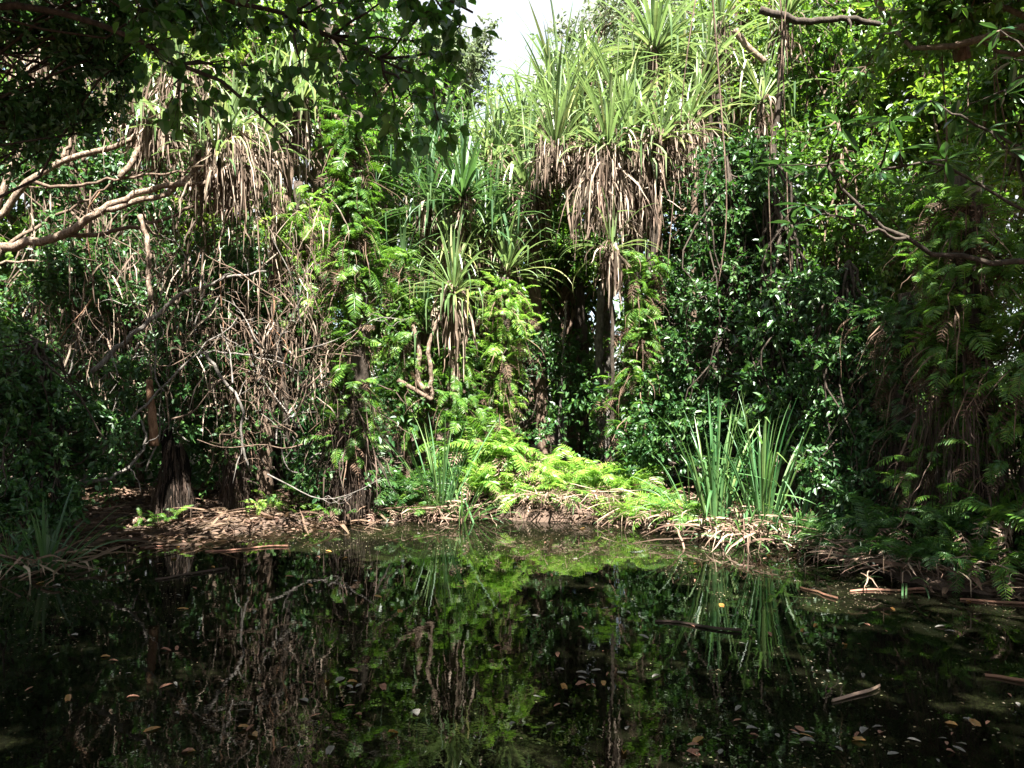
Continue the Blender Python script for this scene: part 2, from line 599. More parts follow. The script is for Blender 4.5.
far = np.array([20, 30, 45, 70, 120, 220, 420.])
gx = np.r_[-far[::-1], np.linspace(-16, 16, 214), far]
gy = np.r_[-far[::-1], np.linspace(-16, 18, 226), far[0:] + 2]
X, Y = np.meshgrid(gx, gy)
Z = height(X, Y)
mb = MB()
nx, ny = len(gx), len(gy)
i, j = np.meshgrid(np.arange(nx - 1), np.arange(ny - 1))
a = (j * nx + i).reshape(-1)
mb.v.append(np.stack([X, Y, Z], -1).reshape(-1, 3))
mb.n = nx * ny
mb.f.append((4, np.stack([a, a + 1, a + nx + 1, a + nx], 1).reshape(-1)))
tag(mb.build("ground", ground_mat(), smooth=True), "dark leaf-strewn soil of the pond bank and forest floor", "ground", kind="structure")

mb = MB()
mb.add(np.array([(-8.5, -.5, 0), (7, -.5, 0), (7, 11.2, 0), (-8.5, 11.2, 0)]), [(0, 1, 2, 3)])
tag(mb.build("water", water_mat()), "still dark pond water mirroring the jungle", "water", kind="structure")


# ------------------------------------------------------------------ plants: pandanus
def rosette(t, P, n, L, W, droop=(.2, 1.5), el=(-.1, 1.45), mat='pandan', kink=.33, lean=(0, 0)):
    n = int(n * rng.uniform(.75, 1.2))
    L = L * rng.uniform(.78, 1.15)
    tilt, az0 = rng.uniform(.05, .4), rng.uniform(0, 2 * PI)
    mb = MB()
    az = U(0, 2 * PI, n)
    q = np.sort(rng.random(n))[::-1]
    e = el[0] + (el[1] - el[0]) * q
    e = e + tilt * np.cos(az - az0)
    dr = droop[1] + (droop[0] - droop[1]) * q + U(-.2, .45, n)
    base = P + np.stack([np.cos(az) * .05, np.sin(az) * .05, -.22 + .26 * q], 1)
    straps(mb, base, az, e, L * U(.5, 1.15, n), W * U(.65, 1.15, n), dr, K=8, pw=1.8, fold=.45, kink=kink, twist=.25)
    return mb.build("leaf_rosette", M[mat], t, smooth=False)


def skirt(t, P, n, L, W=.045, drop=.6, rad=.12, mat='dead', K=6, wide=.9):
    """Dead leaves hanging round the stem below a rosette."""
    mb = MB()
    az = U(0, 2 * PI, n)
    q = rng.random(n)
    z = .05 - drop * q
    lump = .65 + .5 * np.sin(az * 3 + P[0] * 7) * np.sin(az * 5 + P[1] * 3)
    rr = rad * (.4 + 1.1 * rng.random(n)) * lump
    base = P + np.stack([np.cos(az) * rr, np.sin(az) * rr, z], 1)
    e = np.where(rng.random(n) < .92, U(-1.55, -.75, n), U(-.7, .1, n))
    straps(mb, base, az + U(-.6, .6, n), e, L * (.25 + 1.0 * rng.random(n) ** 1.7) * (.5 + .5 * lump), W * U(.35, 1.1, n), U(.5, 1.6, n), K=K, pw=.5, fold=.7, azc=1.3, twist=2.0, taper='ribbon', wig=.2)
    k = n // 2
    j = rng.integers(0, n, k)
    straps(mb, base[j] - np.array([0, 0, 1.]) * U(.05, .6, k)[:, None] * L, az[j] + U(-1, 1, k), U(-1.7, -.3, k), L * U(.15, .45, k), W * U(.4, 1.0, k), U(-.6, 1.4, k), K=4, pw=.8, fold=.5, azc=2, twist=2.5, taper='ribbon', wig=.25)
    k = max(4, n // 30)
    az = U(0, 2 * PI, k)
    straps(mb, P + np.stack([np.cos(az) * rad, np.sin(az) * rad, U(-.1, .08, k)], 1), az, U(-.2, .5, k), L * U(.3, .7, k), W * U(.6, 1.1, k), U(1.6, 2.6, k), K=K, pw=.7, fold=.6, azc=.6, twist=.8, kink=.4)
    return mb.build("dead_leaf_skirt", M[mat], t)


def pandanus(base, heads, label, r=.09, leafL=1.3, leafW=.06, n=46, sk_n=150, sk_L=1.1, sk_drop=.6, mat='pandan', bark='bark', bend=(0, 0), droop=(.2, 1.5), fork=None, sk_r=.12, sk_W=.045):
    t = thing("pandanus", base, label, "pandanus", "pandanus palms round the pond")
    heads = [np.asarray(h, float) for h in heads]
    mean = np.mean(heads, 0)
    if fork is None:
        fork = base + (mean - base) * .62 + np.array([bend[0], bend[1], 0])
    mb = MB()
    if len(heads) == 1:
        tubes(mb, path([base - np.array([0, 0, .15]), fork, heads[0]], 16, .012), np.linspace(r * 1.2, r * .75, 16)[None], 8)
    else:
        tubes(mb, path([base - np.array([0, 0, .15]), fork], 12, .012), np.linspace(r * 1.25, r, 12)[None], 8)
    mb.build("trunk", M[bark], t, smooth=True)
    for h in heads:
        if len(heads) > 1:
            b = MB()
            mid = fork + (h - fork) * .5 + np.array([0, 0, -.12])
            tubes(b, path([fork, mid, h], 10, .012), np.linspace(r * .8, r * .6, 10)[None], 7)
            b.build("branch", M[bark], t, smooth=True)
        rosette(t, h, n, leafL, leafW, droop, mat=mat)
        if sk_n:
            v_ = rng.uniform(.7, 1.25) * (1.15 - .4 * min(1, abs(h[0] - mean[0]) / 1.1) if len(heads) > 4 else 1)
            skirt(t, h - np.array([0, 0, rng.uniform(0, .12)]), int(sk_n * (.5 + .5 * v_)), sk_L * v_, sk_W, sk_drop * v_, sk_r * rng.uniform(.75, 1.1))
    return t


# tall one, centre right, with the big brown skirts
pandanus(on(636, 11.6), [at(556, 140, 11.5), at(583, 136, 11.8), at(609, 141, 11.2), at(634, 136, 11.5), at(660, 130, 11.3), at(686, 122, 11.8), at(622, 108, 12.1), at(570, 112, 12.1)],
         "tall pandanus with bright upright leaves over wide hanging brown skirts, centre right",
         r=.13, bark='bark_dark', leafL=1.15, leafW=.06, n=64, sk_n=560, sk_L=.8, sk_drop=.62, sk_r=.33, sk_W=.028, droop=(.05, 1.3), fork=at(634, 225, 11.6))
pandanus(on(545, 12.6), [at(530, 188, 12.4), at(498, 150, 13), at(552, 105, 13.2)],
         "pale pandanus just left of the big skirted one, its shorter skirt lower down", r=.1, leafL=1.4, leafW=.06, n=90, sk_n=400, sk_L=.9, sk_drop=.6, sk_r=.3, sk_W=.032, droop=(.0, 1.2))
pandanus(on(660, 13.4), [at(655, 42, 13.2)], "highest pandanus head, fan of yellow-green leaves above the big skirted palm", r=.09, leafL=1.55, leafW=.075, n=80, sk_n=60, sk_L=1.0)
pandanus(on(612, 11), [at(612, 238, 10.9)], "small pandanus head drooping straw leaves below the big brown skirts", r=.03, bark='bark_dark', leafL=.75, leafW=.04, n=26, sk_n=70, sk_L=.9, sk_drop=.2, droop=(.6, 1.9))
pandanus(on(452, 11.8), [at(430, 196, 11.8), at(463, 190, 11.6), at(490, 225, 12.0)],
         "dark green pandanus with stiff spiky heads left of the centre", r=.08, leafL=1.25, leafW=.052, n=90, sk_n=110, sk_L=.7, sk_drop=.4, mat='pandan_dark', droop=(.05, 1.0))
pandanus(on(455, 11.0), [at(453, 283, 10.8)], "pandanus with starry pale head and shaggy straw skirt above the tall bank sedge", r=.09, leafL=1.0, leafW=.042, n=80, sk_n=70, sk_L=.7, sk_drop=.3, bark='bark_pale', droop=(.2, 1.6))
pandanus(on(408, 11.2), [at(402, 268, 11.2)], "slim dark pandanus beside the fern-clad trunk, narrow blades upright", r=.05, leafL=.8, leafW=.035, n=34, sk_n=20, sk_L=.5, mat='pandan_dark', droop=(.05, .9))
pandanus(on(452, 12.5), [at(478, 262, 12.2)], "grey-green pandanus half hidden behind the starry-headed one", r=.06, leafL=1.0, leafW=.04, n=44, sk_n=50, sk_L=.8)
for px, Yk, hs, lab in [
    (585, 14.2, [(588, 78), (560, 92)], "pandanus rising behind the left half of the big brown skirts"),
    (640, 14.6, [(618, 92), (646, 88)], "pandanus directly behind the middle of the big skirted one"),
    (700, 15.0, [(684, 52), (668, 84)], "pandanus behind the right half of the big brown skirts"),
    (515, 14.0, [(508, 172), (522, 128)], "pale pandanus at the foot of the white sky gap"),
    (478, 13.5, [(484, 170), (462, 240)], "pandanus between the dark spiky heads and the sky gap")]:
    pandanus(on(px, Yk), [at(a_, b_, Yk) for a_, b_ in hs], lab, r=.08, leafL=1.55, leafW=.062, n=90, sk_n=110, sk_L=.9, droop=(.05, 1.3), sk_r=.2, bark='bark_dark')
for px, Yk, hs, lab in [
    (420, 12.4, [(418, 160), (440, 135)], "dark pandanus just left of the stiff spiky heads"),
    (470, 11.9, [(470, 232), (447, 245)], "mid-green pandanus between the stiff spiky heads and the starry one"),
    (500, 11.7, [(507, 262)], "small pandanus at the top of the sunlit fern column"),
    (425, 11.3, [(424, 318)], "low pandanus tucked left of the straw skirt")]:
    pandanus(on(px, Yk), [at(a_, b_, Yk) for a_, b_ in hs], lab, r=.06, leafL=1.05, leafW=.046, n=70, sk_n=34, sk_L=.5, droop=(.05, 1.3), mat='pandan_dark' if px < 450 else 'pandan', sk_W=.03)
# left giant: pale leaning stems
lp = on(-95, 9.0)
t = thing("pandanus", lp, "sprawling pandanus with pale bare stems and shaggy brown skirts, from the left edge", "pandanus", "pandanus palms round the pond")
mb = MB()
f0, f1 = at(-60, 330, 9.0), at(0, 247, 8.9)
tubes(mb, path([lp - np.array([0, 0, .2]), at(-85, 430, 9), f0, f1], 16, .02), np.linspace(.19, .09, 16)[None], 9)
mb.build("trunk", M['bark_pale'], t, smooth=True)
stems = [([f1, at(60, 238, 8.9), at(95, 212, 8.9), at(150, 188, 9.0), at(214, 182, 9.0)], .075, .04),
         ([at(95, 212, 8.9), at(130, 205, 8.95), at(170, 192, 9.0), at(216, 150, 9.1)], .05, .038),
         ([f0, at(-10, 225, 9.2), at(30, 180, 9.2), at(62, 158, 9.3), at(120, 148, 9.3), at(160, 118, 9.4)], .07, .04),
         ([at(60, 238, 8.9), at(110, 232, 9.1), at(160, 222, 9.2), at(200, 205, 9.3)], .04, .025),
         ([at(-10, 225, 9.2), at(18, 150, 9.3), at(20, 110, 9.4), at(48, 62, 9.4)], .06, .04),
         ([f1, at(40, 225, 9.3), at(80, 205, 9.4), at(120, 176, 9.5), at(150, 168, 9.5)], .03, .015),
         ([at(30, 180, 9.2), at(60, 190, 9.3), at(110, 180, 9.2), at(190, 172, 9.1)], .03, .018),
         ([f0, at(-5, 260, 9.4), at(50, 262, 9.5), at(110, 244, 9.5)], .03, .012),
         ([at(62, 158, 9.3), at(78, 120, 9.5), at(100, 90, 9.6)], .03, .02),
         ([at(120, 178, 9.1), at(140, 150, 9.2), at(165, 115, 9.3), at(180, 70, 9.4)], .05, .035)]
for k, (pts, r0, r1) in enumerate(stems):
    b = MB()
    tubes(b, path(pts, 18, .015), np.linspace(r0 * .75, r1 * .7, 18)[None], 8)
    b.build("branch", M['bark' if k in (3, 5, 6) else 'bark_pale'], t, smooth=True)
for h, ns, l in [((216, 146, 9.1), 420, 1.1), ((160, 112, 9.4), 330, 1.0), ((232, 130, 9.3), 380, 1.25), ((48, 40, 9.4), 260, .9), ((182, 66, 9.4), 300, .9), ((135, 92, 9.5), 240, .9), ((258, 140, 9.6), 260, 1.0), ((100, 55, 9.9), 160, .9)]:
    rosette(t, at(*h), 40, .95, .05, (.3, 1.8), mat='pandan')
    skirt(t, at(*h), int(ns * rng.uniform(.5, 1.1)), l * rng.uniform(.5, .95), .028, .42, .26)
pandanus(on(262, 10.4), [at(272, 108, 10.4), at(300, 92, 10.8)], "pandanus peeping out green behind the round-leaved boughs, upper left of the far bank", r=.09, leafL=1.2, leafW=.055, n=50, sk_n=150, sk_L=1.1)
pandanus(on(716, 14), [at(720, 18, 13.8), at(708, 60, 13.6)], "thin-stemmed pandanus with long drooping leaves, first one right of the highest head", r=.07, leafL=1.7, leafW=.065, n=48, sk_n=60, sk_L=1.2, droop=(.3, 1.9), bark='bark_dark')
pandanus(on(758, 13.5), [at(762, 92, 13.2), at(786, 10, 13.4)], "dark-stemmed pandanus with a small black-brown skirt, second right of the highest head", r=.08, leafL=1.5, leafW=.055, n=44, sk_n=50, sk_L=.7, droop=(.3, 1.9), bark='bark_dark')
pandanus(on(690, 13.0), [at(697, 95, 12.7)], "blue-green pandanus head behind the right end of the big brown skirts", r=.07, leafL=1.2, leafW=.06, n=40, sk_n=80, sk_L=.9, droop=(.1, 1.3))


# ------------------------------------------------------------------ plants: trees and shrubs
def tree(base, top, regions, label, r=.12, mat='leaf', bark='bark', size=.1, kind='simple', wid=.5, n_twig=14, n_leaf=9, name="broadleaf_tree", cat="tree", group=None, droop=.35, clump=.45, limbs=True, flat=.6, up=.25, twigr=.004):
    """Trunk with limbs to leafy clumps. regions: (centre, radii, clump count)."""
    t = thing(name, base, label, cat, group)
    tk = MB()
    K = 16
    C = path([base - np.array([0, 0, .2]), base + (top - base) * .5 + rng.normal(size=3) * .12, top], K, .02)
    tubes(tk, C, np.linspace(r * 1.25, r * .35, K)[None], 9)
    tk.build("trunk", M[bark], t, smooth=True)
    fo, tw = MB(), MB()
    cs = np.concatenate([blob(c, rd, n) for c, rd, n in regions])
    if limbs:
        fr = C[np.clip((K * U(.35, .98, len(cs))).astype(int), 0, K - 1)]
        w = wander(fr, cs, 10, .06)
        tubes(tw, w, np.linspace(min(r * .3, .016) if size < .08 else r * .3, .006, 10)[None], 6)
    foliage(fo, tw, cs, clump * U(.7, 1.25, len(cs)), n_twig, n_leaf, size, kind, wid, droop=droop, flat=flat, up=up, twig_r=twigr)
    tw.build("branches", M[bark], t, smooth=True)
    fo.build("crown", M[mat], t)
    return t


def E(px, py, Y, rx, ry, n, rz=None):
    """Region from a spot and half sizes in pixels at distance Y."""
    k = Y / F
    return (at(px, py, Y), np.array([rx * k, (rx if rz is None else rz) * k, ry * k]), n)


GT = "trees of the jungle behind the pond"
# tall tree against the sky
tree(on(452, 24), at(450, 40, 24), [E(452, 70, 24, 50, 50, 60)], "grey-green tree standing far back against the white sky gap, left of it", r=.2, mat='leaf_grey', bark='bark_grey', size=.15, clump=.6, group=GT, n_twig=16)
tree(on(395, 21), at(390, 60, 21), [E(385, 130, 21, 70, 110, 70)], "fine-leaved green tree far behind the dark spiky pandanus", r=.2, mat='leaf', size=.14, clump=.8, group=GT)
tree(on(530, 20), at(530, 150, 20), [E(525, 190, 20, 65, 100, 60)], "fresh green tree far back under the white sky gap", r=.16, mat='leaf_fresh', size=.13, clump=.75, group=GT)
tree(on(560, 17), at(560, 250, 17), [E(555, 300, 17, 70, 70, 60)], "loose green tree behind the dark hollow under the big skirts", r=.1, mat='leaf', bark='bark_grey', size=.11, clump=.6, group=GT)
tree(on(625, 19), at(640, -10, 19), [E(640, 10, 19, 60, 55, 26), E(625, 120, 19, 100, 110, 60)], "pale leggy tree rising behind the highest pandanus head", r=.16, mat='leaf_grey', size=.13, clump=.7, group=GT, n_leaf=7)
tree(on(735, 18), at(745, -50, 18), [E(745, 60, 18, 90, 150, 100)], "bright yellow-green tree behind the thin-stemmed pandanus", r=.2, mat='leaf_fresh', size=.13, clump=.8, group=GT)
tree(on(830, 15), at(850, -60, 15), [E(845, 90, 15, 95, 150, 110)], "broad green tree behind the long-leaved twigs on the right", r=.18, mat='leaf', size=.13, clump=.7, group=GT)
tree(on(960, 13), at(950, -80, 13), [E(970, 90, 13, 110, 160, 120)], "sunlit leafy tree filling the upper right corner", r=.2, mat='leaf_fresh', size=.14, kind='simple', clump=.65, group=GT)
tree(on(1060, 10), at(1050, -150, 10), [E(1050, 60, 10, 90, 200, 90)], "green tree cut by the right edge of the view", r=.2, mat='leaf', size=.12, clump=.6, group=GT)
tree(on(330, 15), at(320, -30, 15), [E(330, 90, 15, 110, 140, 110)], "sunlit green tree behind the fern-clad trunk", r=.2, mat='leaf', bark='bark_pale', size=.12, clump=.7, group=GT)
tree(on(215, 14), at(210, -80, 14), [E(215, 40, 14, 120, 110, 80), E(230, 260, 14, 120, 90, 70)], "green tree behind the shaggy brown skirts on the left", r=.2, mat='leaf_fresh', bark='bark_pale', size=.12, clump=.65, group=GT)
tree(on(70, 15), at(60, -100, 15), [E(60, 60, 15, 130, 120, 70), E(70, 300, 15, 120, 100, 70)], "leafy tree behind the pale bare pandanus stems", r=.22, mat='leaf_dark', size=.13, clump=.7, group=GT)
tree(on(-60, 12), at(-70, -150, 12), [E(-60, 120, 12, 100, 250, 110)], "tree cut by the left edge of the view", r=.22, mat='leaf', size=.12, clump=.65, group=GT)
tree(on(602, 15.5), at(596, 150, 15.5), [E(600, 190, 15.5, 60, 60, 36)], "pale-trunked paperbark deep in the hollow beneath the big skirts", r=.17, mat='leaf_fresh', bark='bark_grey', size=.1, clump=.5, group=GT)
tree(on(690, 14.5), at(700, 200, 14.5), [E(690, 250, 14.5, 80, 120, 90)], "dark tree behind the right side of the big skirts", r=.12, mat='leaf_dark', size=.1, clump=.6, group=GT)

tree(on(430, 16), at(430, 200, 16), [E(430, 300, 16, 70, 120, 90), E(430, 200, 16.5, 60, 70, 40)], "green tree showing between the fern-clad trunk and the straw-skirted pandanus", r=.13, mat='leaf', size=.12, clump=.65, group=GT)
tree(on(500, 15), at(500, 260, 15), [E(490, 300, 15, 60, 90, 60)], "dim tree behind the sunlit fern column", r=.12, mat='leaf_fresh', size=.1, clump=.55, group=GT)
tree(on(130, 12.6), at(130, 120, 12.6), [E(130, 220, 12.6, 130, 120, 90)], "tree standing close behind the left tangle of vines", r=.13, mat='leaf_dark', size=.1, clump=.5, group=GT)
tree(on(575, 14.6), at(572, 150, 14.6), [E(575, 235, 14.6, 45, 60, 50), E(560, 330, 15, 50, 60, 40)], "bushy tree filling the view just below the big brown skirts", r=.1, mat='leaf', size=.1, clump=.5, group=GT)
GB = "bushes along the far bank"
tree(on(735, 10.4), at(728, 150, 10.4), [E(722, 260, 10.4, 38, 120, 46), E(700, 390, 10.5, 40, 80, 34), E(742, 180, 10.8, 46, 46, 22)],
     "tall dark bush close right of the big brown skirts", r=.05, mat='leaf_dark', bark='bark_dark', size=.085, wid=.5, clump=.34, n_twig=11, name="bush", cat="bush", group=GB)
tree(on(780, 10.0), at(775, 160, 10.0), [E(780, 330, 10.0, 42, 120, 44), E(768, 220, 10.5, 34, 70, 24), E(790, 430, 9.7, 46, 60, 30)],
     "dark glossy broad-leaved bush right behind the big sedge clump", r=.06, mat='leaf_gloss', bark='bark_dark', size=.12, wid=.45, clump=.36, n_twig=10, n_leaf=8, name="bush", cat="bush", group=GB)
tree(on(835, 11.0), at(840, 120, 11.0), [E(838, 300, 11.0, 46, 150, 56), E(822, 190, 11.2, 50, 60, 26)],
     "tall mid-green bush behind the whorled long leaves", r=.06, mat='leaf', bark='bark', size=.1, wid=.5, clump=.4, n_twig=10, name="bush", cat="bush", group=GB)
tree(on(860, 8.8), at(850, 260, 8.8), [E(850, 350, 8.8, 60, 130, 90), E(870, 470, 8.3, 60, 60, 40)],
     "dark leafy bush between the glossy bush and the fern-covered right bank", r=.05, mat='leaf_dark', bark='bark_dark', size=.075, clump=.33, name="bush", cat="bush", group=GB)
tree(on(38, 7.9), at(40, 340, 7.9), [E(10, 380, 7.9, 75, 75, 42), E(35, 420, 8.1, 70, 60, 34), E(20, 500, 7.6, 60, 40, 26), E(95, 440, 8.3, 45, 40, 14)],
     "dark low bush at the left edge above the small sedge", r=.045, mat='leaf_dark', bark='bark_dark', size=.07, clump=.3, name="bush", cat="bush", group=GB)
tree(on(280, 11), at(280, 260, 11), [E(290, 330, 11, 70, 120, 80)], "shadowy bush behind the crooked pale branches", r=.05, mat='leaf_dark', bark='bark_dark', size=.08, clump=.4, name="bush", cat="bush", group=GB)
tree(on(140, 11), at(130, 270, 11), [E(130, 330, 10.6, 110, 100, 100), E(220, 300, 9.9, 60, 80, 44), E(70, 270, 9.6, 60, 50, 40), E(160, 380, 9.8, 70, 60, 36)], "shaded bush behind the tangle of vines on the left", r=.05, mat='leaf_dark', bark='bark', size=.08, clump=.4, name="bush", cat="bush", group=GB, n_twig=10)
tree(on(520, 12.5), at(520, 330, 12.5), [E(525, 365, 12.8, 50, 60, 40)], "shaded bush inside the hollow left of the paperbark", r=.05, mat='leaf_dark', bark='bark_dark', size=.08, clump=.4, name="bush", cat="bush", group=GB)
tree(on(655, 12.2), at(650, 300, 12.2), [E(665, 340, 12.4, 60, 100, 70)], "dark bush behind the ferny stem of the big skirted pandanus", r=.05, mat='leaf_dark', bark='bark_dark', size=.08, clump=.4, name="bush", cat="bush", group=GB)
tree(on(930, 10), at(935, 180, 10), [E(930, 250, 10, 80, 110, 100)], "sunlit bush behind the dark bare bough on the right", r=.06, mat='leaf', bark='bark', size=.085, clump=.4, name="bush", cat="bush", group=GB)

# overhanging trees near the camera
t1 = np.array([-4.6, 2.6, gz(-4.6, 2.6) if shore_dist(np.array([-4.6]), np.array([2.6]))[0] > 0 else .0])
def overhang():
    b = np.array([-7.6, 4.6, gz(-7.6, 4.6)])
    t = thing("overhanging_tree", b, "overhanging tree with round leaves on dark boughs across the upper left", "tree")
    tk = MB()
    C = path([b - np.array([0, 0, .2]), b + np.array([.5, 0, 2.6]), b + np.array([1.4, .1, 5.0])], 14, .03)
    tubes(tk, C, np.linspace(.2, .1, 14)[None], 9)
    tk.build("trunk", M['bark_dark'], t, smooth=True)
    Y = 4.7
    main = [[C[11], at(60, -60, Y), at(200, -15, Y), at(320, 30, Y), at(430, 78, Y)],
            [C[11], at(100, -120, Y + .2), at(260, -80, Y + .2), at(400, -30, Y + .1), at(470, 10, Y)],
            [C[9], at(20, 0, Y + .2), at(140, 40, Y + .1), at(240, 95, Y), at(300, 150, Y)],
            [C[10], at(80, -90, Y), at(180, -110, Y - .2), at(330, -100, Y - .4)]]
    fo, tw = MB(), MB()
    for m in main:
        bo = MB()
        pth = path(m, 20, .012)
        tubes(bo, pth, np.linspace(.05, .007, 20)[None], 7)
        bo.build("bough", M['bark_dark'], t, smooth=True)
    spots = [(140, 8), (170, 20), (210, 10), (250, 25), (290, 20), (330, 40), (370, 50), (410, 40), (445, 55), (380, 20), (420, 15), (460, 25), (300, 60), (340, 85), (375, 90), (410, 95), (430, 80), 
             (260, 70), (225, 60), (190, 55), (180, 90), (275, 100), (215, 30), (150, 45), (280, -10), (340, -10), (400, -15), (440, -10), (200, -20), (160, -10),
             (438, 118), (400, 60), (350, 5), (310, -5), (395, 122)]
    P0 = np.array([at(x, y, Y + random.uniform(-.5, .5)) for x, y in spots])
    src = np.concatenate([path(m, 20, 0) for m in main[:3]])
    near = np.array([src[np.argmin(np.linalg.norm(src - (p - np.array([.25, 0, -.15])), axis=1))] for p in P0])
    tubes(tw, wander(near, P0, 6, .04), np.linspace(.010, .004, 6)[None], 5)
    foliage(fo, tw, P0, .25 * U(.6, 1.3, len(P0)), 8, 4, .075, 'round', up=.1, droop=.75, flat=.9, twig_r=.003)
    # unseen clumps above the view, added to shade the water and left bank
    P1 = np.concatenate([blob(np.array([-3.0, 3.4, 6.0]), np.array([3.4, 2.2, 1.1]), 80), blob(np.array([.2, 1.6, 6.6]), np.array([3.0, 2.6, .9]), 150), blob(np.array([-1.5, -1.2, 6.6]), np.array([4.2, 1.8, .9]), 170), blob(np.array([3.4, -.4, 6.8]), np.array([2.6, 2.4, .9]), 120), blob(np.array([-4.7, 4.7, 6.6]), np.array([1.9, 1.0, .7]), 70), blob(np.array([-4.4, 6.2, 6.75]), np.array([2.9, 1.0, .6]), 42)])
    P1 = P1[(P1[:, 1] < 0) | ((P1[:, 2] - EYE) > .56 * P1[:, 1] + .35)]
    j = rng.integers(0, 20, len(P1))
    mm = path(main[3], 20, 0)
    tubes(tw, wander(mm[j], P1, 6, .05), np.linspace(.02, .005, 6)[None], 5)
    foliage(fo, tw, P1, .5 * U(.75, 1.2, len(P1)), 12, 6, .125, 'round', up=.2, droop=.5, flat=.9)
    tw.build("twigs", M['bark_dark'], t, smooth=True)
    fo.build("crown", M['leaf_round'], t)
overhang()

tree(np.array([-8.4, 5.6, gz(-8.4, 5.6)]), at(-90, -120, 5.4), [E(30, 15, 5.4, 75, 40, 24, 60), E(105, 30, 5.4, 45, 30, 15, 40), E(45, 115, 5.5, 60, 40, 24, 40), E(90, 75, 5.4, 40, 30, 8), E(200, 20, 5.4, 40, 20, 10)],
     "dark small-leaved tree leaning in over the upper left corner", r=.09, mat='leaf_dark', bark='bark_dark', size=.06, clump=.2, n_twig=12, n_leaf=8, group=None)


# right side: bough with whorled long leaves
def whorl_tree():
    b = np.array([5.6, 5.6, gz(5.6, 5.6)])
    t = thing("overhanging_tree", b, "overhanging tree with whorls of long bluish leaves on a dark bare bough, right edge", "tree")
    tk = MB()
    C = path([b - np.array([0, 0, .2]), b + np.array([-.2, .1, 1.6]), b + np.array([-.5, 0, 3.4]), b + np.array([-.9, .2, 5.2])], 16, .02)
    tubes(tk, C, np.linspace(.16, .06, 16)[None], 9)
    tk.build("trunk", M['bark_dark'], t, smooth=True)
    Y = 5.4
    boughs = [([C[7], at(1024, 262, Y), at(955, 263, Y), at(905, 238, Y), at(862, 210, Y), at(828, 165, Y)], .034, .010),
              ([C[9], at(1024, 150, Y), at(985, 130, Y - .2), at(960, 115, Y - .3)], .02, .008),
              ([C[8], at(1030, 215, Y), at(985, 190, Y), at(945, 160, Y), at(880, 168, Y)], .02, .007),
              ([at(905, 238, Y), at(850, 222, Y - .1), at(805, 205, Y - .2)], .012, .005),
              ([C[11], at(1040, 60, Y), at(1005, 90, Y)], .02, .008)]
    for pts, r0, r1 in boughs:
        bo = MB()
        tubes(bo, path(pts, 18, .012), np.linspace(r0, r1, 18)[None], 7)
        bo.build("bough", M['bark_dark'], t, smooth=True)
    spots = [(805, 205), (828, 165), (880, 172), (862, 205), (955, 118), (985, 130), (1005, 95), (945, 160), (1010, 150), (985, 185), (900, 150), (795, 225), (850, 170), (915, 185), (1015, 60), (890, 120), (840, 125), (780, 165), (930, 100), (1000, 30)]
    fo, tw = MB(), MB()
    src = np.concatenate([path(p[0], 18, 0) for p in boughs])
    P0 = np.array([at(x, y, Y + random.uniform(-.35, .35)) for x, y in spots])
    near = np.array([src[np.argmin(np.linalg.norm(src - p, axis=1))] for p in P0])
    for a_, b_ in zip(near, P0):
        w_ = MB()
        tubes(w_, wander(a_[None], b_[None], 6, .03), np.linspace(.008, .004, 6)[None], 5)
        w_.build("twig", M['bark_dark'], t, smooth=True)
    n = 9
    PP = np.repeat(P0, n, 0)
    az = U(0, 2 * PI, len(PP))
    e = U(-.7, .4, len(PP))
    d = np.stack([np.cos(e) * np.cos(az), np.cos(e) * np.sin(az), np.sin(e)], 1)
    leaves(fo, PP + d * .02, d, np.array([0, 0, 1.]) + sphere_dirs(len(PP)) * .35, .20 * U(.5, 1.15, len(PP)), 'lance')
    fo.build("crown", M['leaf_whorl'], t)
whorl_tree()

# tall canopy tree over the right bank: its lowest sprays show at the top, the rest shades the bank
tree(np.array([6.6, 4.6, gz(6.6, 4.6)]), np.array([5.2, 5.2, 8.0]),
     [(np.array([5.8, 4.6, 7.0]), np.array([1.9, 2.6, 1.3]), 90), (np.array([4.7, 2.6, 6.9]), np.array([1.6, 1.6, .8]), 70), (np.array([5.2, 7.5, 6.9]), np.array([1.4, 1.3, .9]), 70), E(940, 5, 7.5, 90, 30, 18)],
     "tall canopy tree with its lowest sprays hanging into the top right", r=.2, mat='leaf', bark='bark', size=.12, clump=.5, n_twig=14)


